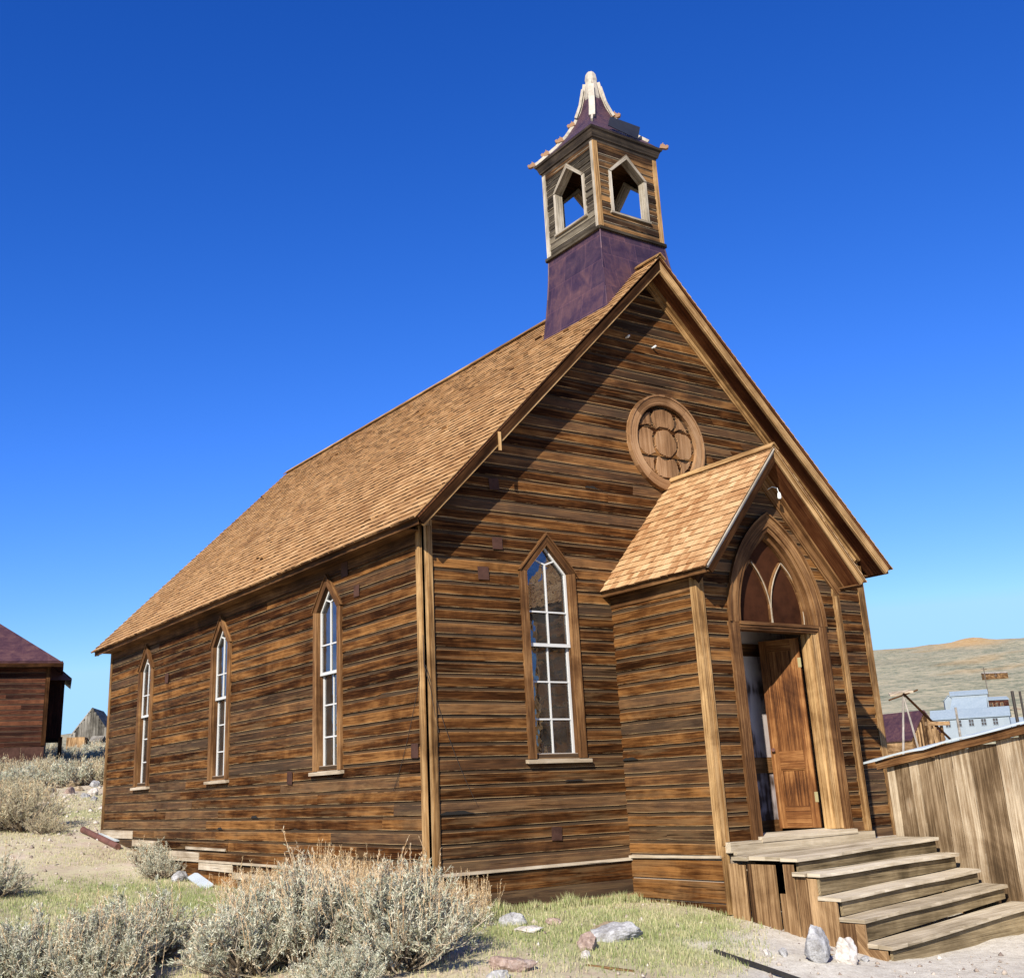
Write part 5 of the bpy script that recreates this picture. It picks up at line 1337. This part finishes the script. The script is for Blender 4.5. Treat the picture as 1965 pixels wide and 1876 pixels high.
def ribbons(P0, P1, w0, w1, tone):
    """crossed thin quads from P0 to P1"""
    n = len(P0); d = P1-P0; d = d/np.maximum(np.linalg.norm(d, axis=1, keepdims=True), 1e-9)
    a = np.cross(d, RNG.normal(size=(n, 3))); a /= np.maximum(np.linalg.norm(a, axis=1, keepdims=True), 1e-9); b = np.cross(d, a)
    Vs = []; 
    for s_ in (a, b):
        Vs.append(np.stack([P0-s_*w0[:, None], P0+s_*w0[:, None], P1+s_*w1[:, None], P1-s_*w1[:, None]], 1))
    V = np.concatenate(Vs).reshape(-1, 3); F = np.arange(len(V)).reshape(-1, 4); t_ = np.repeat(np.concatenate([tone, tone]), 4)
    return V, F, t_
def leaves(P0, d, ln, wd, tone):
    n = len(P0); a = np.cross(d, RNG.normal(size=(n, 3))); a /= np.maximum(np.linalg.norm(a, axis=1, keepdims=True), 1e-9)
    nn = np.cross(a, d); mid = P0+d*(ln*.5)[:, None]+nn*(ln*.12)[:, None]; tip = P0+d*ln[:, None]
    V = np.stack([P0, mid+a*(wd/2)[:, None], tip, mid-a*(wd/2)[:, None]], 1).reshape(-1, 3)
    return V, np.arange(len(V)).reshape(-1, 4), np.repeat(tone, 4)
def sage_mesh(R, H, nst=90, ntw=11, nlf=15, seed=0, dry=0., lsz=.026, stalks=0, spread=1.0):
    global RNG
    RNG = np.random.default_rng(100+seed)
    # main stems, curved, from a woody base
    th = RNG.uniform(0, 2*np.pi, nst); k = np.sqrt(RNG.uniform(0, 1, nst)); lob = 1+.22*np.sin(th*3+seed)+.15*np.sin(th*5+seed*2.3)
    rad = R*k*lob*RNG.uniform(.75, 1.08, nst); hh = H*np.sqrt(np.clip(1-(k*.93)**2, 0, 1))*RNG.uniform(.70, 1.05, nst)*(1+.16*np.sin(th*2+seed))
    tip = np.stack([rad*np.cos(th), rad*np.sin(th), np.maximum(hh, H*.16)], -1); bs = np.stack([RNG.normal(0, R*.13, nst), RNG.normal(0, R*.13, nst), np.zeros(nst)-.03], -1)
    ctrl = bs*.3+tip*np.array([.62, .62, .30]); NS = 6; pts = []
    for i in range(NS+1):
        t_ = i/NS; pts.append((1-t_)**2*bs+2*t_*(1-t_)*ctrl+t_*t_*tip+RNG.normal(0, .008, tip.shape)*(0 < i < NS))
    SV, SF, ST = [], [], []; off = 0
    def add(lst, V, F, T):
        lst[0].append(V); lst[1].append(F+lst[3][0]); lst[2].append(T); lst[3][0] += len(V)
    S = ([], [], [], [0]); Lf = ([], [], [], [0])
    for i in range(NS):
        w0 = np.full(nst, .011*(1-i/NS)+.0022); w1 = np.full(nst, .011*(1-(i+1)/NS)+.0022); add(S, *ribbons(pts[i], pts[i+1], w0, w1, RNG.uniform(.0, .8, nst)))
    # twigs
    n = nst*ntw; si = np.repeat(np.arange(nst), ntw); t_ = RNG.uniform(.40, 1.0, n)**.8; P = np.stack(pts, 0); fi = np.clip(t_*NS, 0, NS-.001); i0 = fi.astype(int); fr_ = (fi-i0)[:, None]
    base_ = P[i0, si]*(1-fr_)+P[i0+1, si]*fr_; out = tip[si]/np.maximum(np.linalg.norm(tip[si], axis=1, keepdims=True), 1e-9)
    d = out*.55+np.array([0, 0, .75])+RNG.normal(0, .55, (n, 3)); d /= np.linalg.norm(d, axis=1, keepdims=True); tl = RNG.uniform(.06, .15, n)*(R/.7)**.4
    te = base_+d*tl[:, None]; add(S, *ribbons(base_, te, np.full(n, .0032), np.full(n, .0016), RNG.uniform(.3, 1, n)))
    # leaves
    m_ = n*nlf; ti = np.repeat(np.arange(n), nlf); ti = ti[si[ti] >= nst*.09]; m_ = len(ti); q = RNG.uniform(.12, 1.05, m_)[:, None]; lp = base_[ti]*(1-q)+te[ti]*q
    ld = d[ti]*.9+RNG.normal(0, .55, (m_, 3)); ld /= np.linalg.norm(ld, axis=1, keepdims=True)
    tone = np.clip(RNG.normal(.48, .20, m_)+(RNG.normal(0, .16, n))[ti]+dry*.45*(RNG.random(n)[ti] < .5+dry*.4), 0, 1)
    add(Lf, *leaves(lp, ld, RNG.uniform(.7, 1.7, m_)*lsz, RNG.uniform(.15, .27, m_)*lsz, tone))
    if stalks:
        kk = RNG.choice(np.arange(nst)[k < .95], stalks); b = tip[kk]+RNG.normal(0, .04, (stalks, 3)); hd = RNG.normal(0, .16, (stalks, 3))+np.array([0, 0, 1]); hd /= np.linalg.norm(hd, axis=1, keepdims=True); hl = RNG.uniform(.10, .30, stalks)
        e = b+hd*hl[:, None]; add(Lf, *ribbons(b-hd*.08, e, np.full(stalks, .0026), np.full(stalks, .0015), RNG.uniform(.93, 1, stalks)))
        m2 = stalks*13; ki = np.repeat(np.arange(stalks), 13); q = RNG.uniform(.1, 1, m2)[:, None]; lp = b[ki]*(1-q)+e[ki]*q; ld = hd[ki]*1.3+RNG.normal(0, .5, (m2, 3)); ld /= np.linalg.norm(ld, axis=1, keepdims=True)
        add(Lf, *leaves(lp, ld, RNG.uniform(.02, .05, m2), RNG.uniform(.004, .008, m2), RNG.uniform(.88, 1, m2)))
    return S, Lf
def pack(name, A, mat):
    V = np.concatenate(A[0]); F = np.concatenate(A[1]); T = np.concatenate(A[2]); col = np.stack([T, T, T, np.ones_like(T)], -1)
    o = np_mesh(name, V, F, mat, col=col); return o
protos = {}
def sage(key, x, y, s, rz, label, group, cat='bush', sz=1.0, dry=False, **kw):
    """first use of a key builds its meshes, later uses copy the objects"""
    if key not in protos:
        S, Lf = sage_mesh(**kw); root = empty('sagebrush'); o1 = pack('stems', S, M['stem']); o2 = pack('foliage', Lf, M['sagedry'] if dry else M['sage']); kids = [o1, o2]
        for c in kids: c.parent = root
        protos[key] = (root, kids)
    else:
        r0, k0 = protos[key]; root = r0.copy(); COL.objects.link(root)
        for c in k0:
            c2 = c.copy(); COL.objects.link(c2); c2.parent = root
    root.location = (x, y, gz(x, y)-.02); root.rotation_euler = (.10*math.sin(x*7.1), .10*math.sin(y*5.3), rz); root.scale = (s, s, s*sz)
    return tag(root, label, cat, group)
FG = 'sagebrush clumps in the foreground'
big = dict(R=.72, H=.82, nst=210, ntw=12, nlf=15, seed=1, stalks=90, lsz=.034)
sage('big', -1.42, -1.75, 1.0, 0, 'large grey green sagebrush left of the brown pink rock, rightmost in the foreground', FG, **big)
sage('big2', -1.95, -1.05, 1.0, 1.0, 'tall central foreground sagebrush in front of the long side wall', FG, R=.75, H=.88, nst=220, ntw=12, nlf=15, seed=2, stalks=130, lsz=.033)
sage('big3', -2.52, -.95, .90, 2.2, 'twisted grey brown sagebrush with dark gaps at its foot, left of the tall central one', FG, R=.72, H=.66, nst=190, ntw=11, nlf=14, seed=3, stalks=25, dry=False, lsz=.038)
sage('big4', -3.05, .55, .92, .4, 'pale sagebrush right behind the rounded tan rock', FG, R=.70, H=.66, nst=180, ntw=11, nlf=14, seed=4, stalks=25, lsz=.042)
sage('big', -3.62, -.25, .78, 2.6, 'low silvery sagebrush just left of the rounded tan rock', FG)
sage('big3', -4.15, .15, .82, 4.4, 'silvery sagebrush in the bottom left corner', FG)
sage('big4', -4.55, .95, .80, 5.0, 'pale brush clump at the left edge of the foreground', FG)
sage('big4', -2.2, -2.2, .55, 3.6, 'small fresh green sagebrush at the bottom centre in front of the tall ones', FG)
sage('dry', -.62, 1.15, 1.0, .6, 'orange tan dry seed stalks standing against the long side wall', FG, R=.75, H=.52, nst=120, ntw=8, nlf=8, seed=6, stalks=260, dry=True, lsz=.026)
sage('dry', -.50, -.15, .80, 2.0, 'dry stalky brush in front of the near corner board', FG, sz=1.1)
sage('dry', -1.05, 2.2, .8, 4.2, 'dry stalky brush behind the tall central sagebrush', FG)
sage('dry', -.15, -.62, .62, 5.2, 'thin dry stalks right of the near corner board', FG, sz=1.15)
MG = 'sagebrush left of the church'
sage('mid', -1.15, 13.75, 1.15, 0, 'big yellowish sagebrush in the middle distance left of the church', MG, R=.75, H=.80, nst=110, ntw=9, nlf=11, seed=8, stalks=40, dry=True, lsz=.040)
sage('mid', -1.75, 14.1, 1.1, 2.0, 'yellowish sagebrush at the left edge in the middle distance', MG)
sage('mid', -.95, 12.9, .6, 3.4, 'smaller yellowish sagebrush on the right of the big middle one', MG, sz=.8)
sage('mid2', -.30, 8.6, .75, 0, 'small blue grey sagebrush at the foot of the long side wall, left one of two', MG, R=.62, H=.55, nst=90, ntw=9, nlf=11, seed=9, stalks=8, lsz=.036)
sage('mid2', -.42, 7.75, .72, 1.9, 'small blue grey sagebrush at the foot of the long side wall, right one of two', MG)
sage('mid2', -3.15, 6.9, 1.05, 3.0, 'dark tangled sagebrush cut by the left edge of the picture', MG)
sage('mid', -3.5, 7.6, .6, 1.0, 'small yellowish bush behind the dark tangled one at the left edge', MG)
spots = []
rs = random.Random(7)
def far_group(n, f, label, group, smin, smax):
    c = 0
    while c < n:
        x, y = f()
        if -0.8 < x < 8.6 and -3 < y < 13.2: continue
        if any((x-a)**2+(y-b)**2 < .25 for a, b in spots): continue
        spots.append((x, y)); c += 1
        sage(rs.choice(['far1', 'far2']), x, y, rs.uniform(smin, smax), rs.uniform(0, 6.28), label, group, sz=rs.uniform(.8, 1.1))
protos_kw = {'far1': dict(R=.7, H=.62, nst=60, ntw=7, nlf=8, seed=11, stalks=10, lsz=.065), 'far2': dict(R=.7, H=.7, nst=60, ntw=7, nlf=8, seed=12, stalks=25, lsz=.065, dry=True)}
sage('far1', 1.0, 23.5, 1.0, 0, 'grey green sagebrush in front of the dark house among the stones', 'sagebrush before the dark house', **protos_kw['far1'])
sage('far2', 3.4, 21.6, 1.05, 0, 'round pale sagebrush standing alone right of the loose stones', 'sagebrush before the dark house', **protos_kw['far2'])
sage('far1', 3.95, 22.4, .8, 2, 'small grey sagebrush close to the far corner board of the church', 'sagebrush before the dark house')
CPT = lambda azd, r: (CAMX+r*math.sin(math.radians(azd)), CAMY+r*math.cos(math.radians(azd)))
far_group(34, lambda: CPT(rs.uniform(8.5, 19.5), rs.uniform(35.2, 40)), 'grey green sagebrush in the dense row along the foot of the dark house', 'sagebrush row by the dark house', .7, 1.15)
far_group(60, lambda: CPT(rs.uniform(12.5, 20), rs.uniform(38, 62)), 'yellow grey sagebrush on the rise between the dark house and the leaning shed', 'sagebrush on the rise', .7, 1.2)
far_group(5, lambda: CPT(rs.uniform(8.5, 13.5), rs.uniform(28, 35)), 'sagebrush on the near slope at the left edge below the dark house', 'sagebrush below the dark house', .6, 1.0)

# ------------------------------------------------------------------ buildings in the distance
def frame(o, a):  # local frame: origin, heading angle of the long side
    c, s_ = math.cos(a), math.sin(a); A = Vector((c, s_, 0)); N = Vector((s_, -c, 0)); return Vector(o), A, N
def gable_house(name, label, o, a, ln, dp, h, rh, mw, mr, windows=(), mf=None, eave=.3, wallname='wall', group=None, hip=0, boards=0, cat='building', wmat=None, drop=3.0, chim=None):
    """o: near-left bottom corner; long side runs along A facing N (towards the viewer), depth runs -N"""
    O, A, N = frame(o, a); root = tag(empty(name, o), label, cat, group); D = -N
    P = lambda s, d, z: O+A*s+D*d+Z*z
    mb = MB()
    for q, g_ in (([P(0, 0, -drop), P(ln, 0, -drop), P(ln, 0, h), P(0, 0, h)], A), ([P(ln, 0, -drop), P(ln, dp, -drop), P(ln, dp, h), P(ln, 0, h)], D), ([P(ln, dp, -drop), P(0, dp, -drop), P(0, dp, h), P(ln, dp, h)], A), ([P(0, dp, -drop), P(0, 0, -drop), P(0, 0, h), P(0, dp, h)], D)): mb.face(q, g_)
    if not hip:
        mb.face([P(ln, 0, h), P(ln, dp, h), P(ln, dp/2, h+rh)], D); mb.face([P(0, dp, h), P(0, 0, h), P(0, dp/2, h+rh)], D)
    mb.build(wallname, mw, root)
    mb = MB(); e = eave; k = rh/(dp/2); th_ = .12
    r0, r1 = (-e, ln+e) if not hip else (hip, ln-hip)
    z0 = h-e*k
    A0, A1, B0, B1, R0_, R1_ = P(-e, -e, z0), P(ln+e, -e, z0), P(-e, dp+e, z0), P(ln+e, dp+e, z0), P(r0, dp/2, h+rh), P(r1, dp/2, h+rh)
    for u in (0, th_):
        U_ = Z*u
        mb.face([A0+U_, A1+U_, R1_+U_, R0_+U_], A); mb.face([B1+U_, B0+U_, R0_+U_, R1_+U_], A)
        if hip: mb.face([B0+U_, A0+U_, R0_+U_], D); mb.face([A1+U_, B1+U_, R1_+U_], D)
    if mf: mb.build('roof', mr, root); mb = MB()
    ring = [A0, A1, B1, B0] if hip else [A0, A1, R1_, B1, B0, R0_]
    for i in range(len(ring)):
        p, q = ring[i], ring[(i+1) % len(ring)]; mb.face([p, q, q+Z*th_, p+Z*th_], q-p)
    mb.build('fascia' if mf else 'roof', mf or mr, root)
    for (s0, s1, za, zb) in windows:
        w_ = MB(); w_.prism([P(s0, -.05, za), P(s1, -.05, za), P(s1, -.05, zb), P(s0, -.05, zb)], D*.06, Z); wo = w_.build('window', M['dark_pane'], root)
        w_ = MB(); t_ = .09
        for q in ((s0-t_, s0, za-t_, zb+t_), (s1, s1+t_, za-t_, zb+t_), (s0, s1, za-t_, za), (s0, s1, zb, zb+t_), ((s0+s1)/2-.04, (s0+s1)/2+.04, za, zb), (s0, s1, (za+zb)/2-.04, (za+zb)/2+.04)):
            w_.prism([P(q[0], -.09, q[2]), P(q[1], -.09, q[2]), P(q[1], -.09, q[3]), P(q[0], -.09, q[3])], D*.03, Z)
        w_.build('frame', wmat or M['white'], wo)
    return root, P
M['dark_pane'] = plain('dark_pane', (.05,.045,.045), .3, var=.3)
M['tin_wall'] = sheetmetal('pale_corrugated_tin', (.175,.215,.245), (.225,.265,.295), (.27,.31,.335), 1.0, 3.0, .65, .1)
M['far_wood'] = wood('far_wood', (.07,.035,.014), (.19,.11,.048), (.34,.215,.105), contrast=1.2, tonew=.8, grainf=6)
M['far_red'] = wood('far_red_wood', (.06,.022,.015), (.19,.07,.045), (.32,.15,.10), contrast=1.2, tonew=.8, grainf=6)
def D2(px3, k):  # plain world helper: scale a point about nothing (identity); kept for readability
    return px3
# dark house on the left
ha_ = math.radians(-14); Ah = Vector((math.cos(ha_), math.sin(ha_), 0)); oh = Vector((2.35, 27.4, 2.80))-Ah*9.0
house, Ph = gable_house('dark_house', 'dark reddish brown board house with a rusty hipped roof, standing left of the church', oh, ha_, 9.0, 7.0, 2.72, 2.5, M['siding_dark'], M['rustroof'], eave=.42, hip=3.4, mf=M['trim_dark'], cat='house', drop=.3)
Nh = Vector((math.sin(ha_), -math.cos(ha_), 0))
mb = MB(); siding(mb, (oh.x, oh.y, 0), Ah, Nh, oh.z-.02, oh.z+2.62, .165, lambda z: [(.02, 8.98)], .022, .006); mb.build('front_wall', M['siding_dark'], house)
mb = MB(); q = MB()
mb.prism([Ph(0, -.02, -1.0), Ph(9, -.02, -1.0), Ph(9, .1, -1.0), Ph(0, .1, -1.0)], (0, 0, .97), Ah); mb.build('base_flashing', M['tinp'], house)
mb = MB(); mb.prism([Ph(8.9, -.05, 0), Ph(9.03, -.05, 0), Ph(9.03, -.024, 0), Ph(8.9, -.024, 0)], (0, 0, 2.64), Z); mb.build('corner_board', M['trim_dark'], house)
mb = MB(); mb.prism([Ph(0, -.38, 2.58), Ph(9.4, -.38, 2.58), Ph(9.4, 0, 2.58), Ph(0, 0, 2.58)], (0, 0, .02), Ah); mb.build('soffit', M['trim_dark'], house)
# side annex on posts
mb = MB(); mb.prism([Ph(9.01, 2.4, .35), Ph(9.50, 2.4, .35), Ph(9.50, 5.2, .35), Ph(9.01, 5.2, .35)], (0, 0, 1.92), Z); ax = mb.build('annex', M['siding_dark'], house)
mb = MB(); a_, b_, c_, d_, e_, f_ = Ph(9.0, 2.1, 2.85), Ph(9.72, 2.1, 2.25), Ph(9.72, 5.5, 2.25), Ph(9.0, 5.5, 2.85), Ph(9.0, 2.8, 2.85), Ph(9.0, 2.1, 2.25)
mb.face([a_, b_, c_, d_], Ah); mb.face([a_+Z*.05, d_+Z*.05, c_+Z*.05, b_+Z*.05], Ah); mb.face([f_, b_, a_], Ah); mb.build('annex_roof', M['rustroof'], ax)
for d_ in (2.5, 5.1):
    mb = MB(); mb.prism([Ph(9.42, d_, -.9), Ph(9.55, d_, -.9), Ph(9.55, d_+.12, -.9), Ph(9.42, d_+.12, -.9)], (0, 0, 1.3), Z); mb.build('post', M['trim_dark'], ax)
mb = MB(); mb.box((0, 0, 0), (.01, .01, .01)) if False else mb.prism([Ph(5.15, -.03, .95), Ph(5.45, -.03, .95), Ph(5.45, -.034, 1.12), Ph(5.15, -.034, 1.12)], Nh*.01, Ah); mb.build('patch_board', M['trim'], house)

# leaning shed on the rise
M['shed_wood'] = wood('shed_wood', (.05,.045,.036), (.115,.105,.085), (.20,.185,.155), contrast=1.2, tonew=.8, grainf=12)
sa = math.radians(62); sh, Ps = gable_house('shed', 'small steep grey board shed with a sagging roof on the rise left of the church', (15.95, 66.75, 4.45), sa, 3.4, 2.55, .95, 1.70, M['shed_wood'], M['shed_wood'], eave=.12, cat='shed', drop=1.2)
mb = MB()
nb = 15
for i in range(nb):      # gable boards, uneven
    d0, d1 = -.08+2.7*i/nb, -.08+2.7*(i+1)/nb-.02; top = .85+1.85*(1-abs((d0+d1)/2-1.275)/1.35)+random.uniform(-.04, .05)
    mb.prism([Ps(-.10, d0, .1+random.uniform(0, .5)), Ps(-.10, d1, .1), Ps(-.10, d1, top), Ps(-.10, d0, top)], (0, -.03, 0), Z)
mb.build('gable_boards', M['shed_wood'], sh)
mb = MB(); mb.prism([Ps(-.9, 1.45, -.6), Ps(-.12, 1.45, -.6), Ps(-.12, 2.6, -.6), Ps(-.9, 2.6, -.6)], (0, 0, 1.45), Z); mb.build('lean_to', M['far_wood'], sh)
mb = MB(); mb.prism([Ps(-.8, .5, -.5), Ps(-.12, .5, -.5), Ps(-.12, 1.05, -.5), Ps(-.8, 1.05, -.5)], (0, 0, 1.05), Z); do = mb.build('doorway_box', M['far_wood'], sh)
mb = MB(); mb.prism([Ps(-.9, .35, .56), Ps(-.1, .35, .9), Ps(-.1, 1.15, .9), Ps(-.9, 1.15, .56)], (0, 0, .05), Z); mb.build('doorway_roof', M['shed_wood'], do)

# plank barn behind the fence
ba = math.radians(81.4)
barn, Pb = gable_house('barn', 'tan plank barn with a purple tin roof behind the board fence', (66.15, 39.5, 2.0), ba, 4.2, 3.0, 1.15, 1.80, M['far_wood'], M['rustroof'], eave=.1, cat='barn', drop=2)
mb = MB(); nb = 20
for i in range(nb):
    d0, d1 = 3.0*i/nb, 3.0*(i+1)/nb-.02; top = 1.10+1.78*(1-abs((d0+d1)/2-1.5)/1.5)+random.uniform(-.05, .03)
    mb.prism([Pb(-.06, d0, -1.8), Pb(-.06, d1, -1.8), Pb(-.06, d1, top), Pb(-.06, d0, top)], (0, -.03, 0), Z)
mb.build('gable_boards', M['far_wood'], barn)

# derrick of poles with a tin sheet
der = tag(empty('derrick', (55.2, 34.1, .8)), 'leaning tripod of poles with a bleached sheet on top, in front of the plank barn', 'tripod')
for i, (a, b, r, m_) in enumerate([((54.8, 33.9, 5.5), (54.95, 34.9, .6), .07, 'grey_wood'), ((54.8, 33.9, 5.5), (55.7, 33.8, .6), .06, 'grey_wood'), ((54.7, 33.8, 5.55), (57.6, 33.0, 2.7), .075, 'trim_dark'), ((54.0, 34.4, 5.2), (55.6, 33.4, 5.75), .05, 'trim_dark')]):
    mb = MB(); mb.tube([a, b], r, 7); mb.build('pole', M[m_], der)
mb = MB(); mb.prism([(54.2, 34.4, 5.40), (55.3, 33.5, 5.60), (55.5, 33.9, 5.70), (54.6, 34.8, 5.58)], (0, 0, .12), X); mb.build('tin_sheet', M['sill'], der)
mb = MB(); mb.bar((56.2, 33.6, 3.75), (57.4, 32.9, 3.72), .4, .22); mb.bar((57.1, 33.2, .5), (57.1, 33.2, 3.6), .14, .14, X); mb.bar((56.6, 33.5, 3.5), (56.9, 33.3, .6), .1, .1, X); mb.build('platform', M['plank'], der)

# pale mill
ma = math.radians(-60)
win = [(16.2*f-.5, 16.2*f+.5, 4.6, 6.0) for f in (.205, .35, .51, .67, .82)]
mill, Pm = gable_house('mill_building', 'long pale tin mill building with a row of five windows behind the fence', (228.8, 155.1, 6.0), ma, 16.2, 5.2, 6.55, 1.9, M['tin_wall'], M['tinroof'], win, eave=.35, group='pale mill buildings', wmat=M['tinroof'])
up, Pu = gable_house('mill_building', 'tall upper pale tin mill block rising behind the long one', (254.6, 166.8, 11.0), math.radians(-56), 8.4, 3.2, 8.1, 1.0, M['tin_wall'], M['tinroof'], (), eave=.25, group='pale mill buildings')
mb = MB(); mb.face([Pu(-1.6, -5.5, 2.2), Pu(7.6, -5.5, 2.2), Pu(8.2, -.15, 7.4), Pu(.2, -.15, 7.4)], Ah); mb.face([Pu(7.6, -5.5, 2.2), Pu(8.2, -.15, 2.2), Pu(8.2, -.15, 7.4)], Z); mb.face([Pu(-1.6, -5.5, -3), Pu(7.6, -5.5, -3), Pu(7.6, -5.5, 2.2), Pu(-1.6, -5.5, 2.2)], Ah); mb.build('lean_to_roof', M['tinroof'], up)
gable_house('mill_building', 'narrow pale tin gabled mill annex left of the tall block', (254.9, 166.4, 14.0), math.radians(38), 4.0, 2.2, 4.1, 1.1, M['tin_wall'], M['tinroof'], (), eave=.25, group='pale mill buildings')
gable_house('mill_building', 'low pale tin mill roof at the right, just above the fence', (243.5, 146.5, 6.5), math.radians(-42), 12.0, 7.0, 3.2, 2.6, M['tin_wall'], M['tinroof'], (), eave=.3, group='pale mill buildings')
rwin = [(s, s+.55, .4, 1.5) for s in (.7, 2.0, 3.2)]
gable_house('ore_shed', 'dilapidated red brown shed with a pale roof and open bays right of the mill', (262.2, 162.1, 15.4), math.radians(-40), 5.2, 2.6, 2.3, .7, M['far_red'], M['tinroof'], rwin, eave=.2, cat='shed', wmat=M['far_wood'])
gable_house('shack', 'tiny orange plank shack on the brushy hillside above the mill', (368.0, 229.8, 32.0), math.radians(-36), 8.4, 2.0, 1.3, .35, M['far_wood'], M['grey_wood'], [(3.8, 4.4, .1, 1.0)], eave=.1, cat='shack', wmat=M['far_wood'])
for nm, x, y, zt, r, lab in (('metal_post', 108.5, 59.9, 8.75, .17, 'dark round stack rising above the fence at the right edge, left of its twin'), ('metal_post', 109.15, 59.45, 8.70, .12, 'thinner dark stack right beside its twin at the right edge'), ('utility_post', 103.8, 63.7, 7.35, .13, 'grey wooden post standing in front of the long mill building')):
    mb = MB(); mb.tube([(x, y, gz(x, y)-.5), (x, y, (zt+gz(x, y))/2), (x, y, zt)], [r*1.05, r, r*.95], 9); tag(mb.build(nm, M['cable'] if nm == 'metal_post' else M['grey_wood']), lab, 'post', None)
mb = MB(); mb.tube([(300.5, 186.0, gz(300.5, 186)), (300.5, 186.0, gz(300.5, 186)+8.5)], .14, 6); mb.bar((299.8, 186.5, gz(300.5, 186)+8), (301.2, 185.5, gz(300.5, 186)+8), .15, .12); tag(mb.build('utility_pole', M['grey_wood']), 'slender utility pole on the hillside above the mill', 'pole')
rs2 = random.Random(4); mb = MB()
for i in range(60):
    x, y = 262+rs2.gauss(2.5, 2.6), 157+rs2.gauss(0, 1.6); z = 14.2+rs2.uniform(-.3, .7); a = rs2.uniform(0, 3.1); mb.bar((x, y, z), (x+1.8*math.cos(a), y+1.8*math.sin(a), z+rs2.uniform(-.4, .4)), .3, .12)
tag(mb.build('scrap_heap', M['far_red'], keep=True), 'heap of rusty red timber and scrap in front of the red shed', 'scrap heap', kind='stuff')
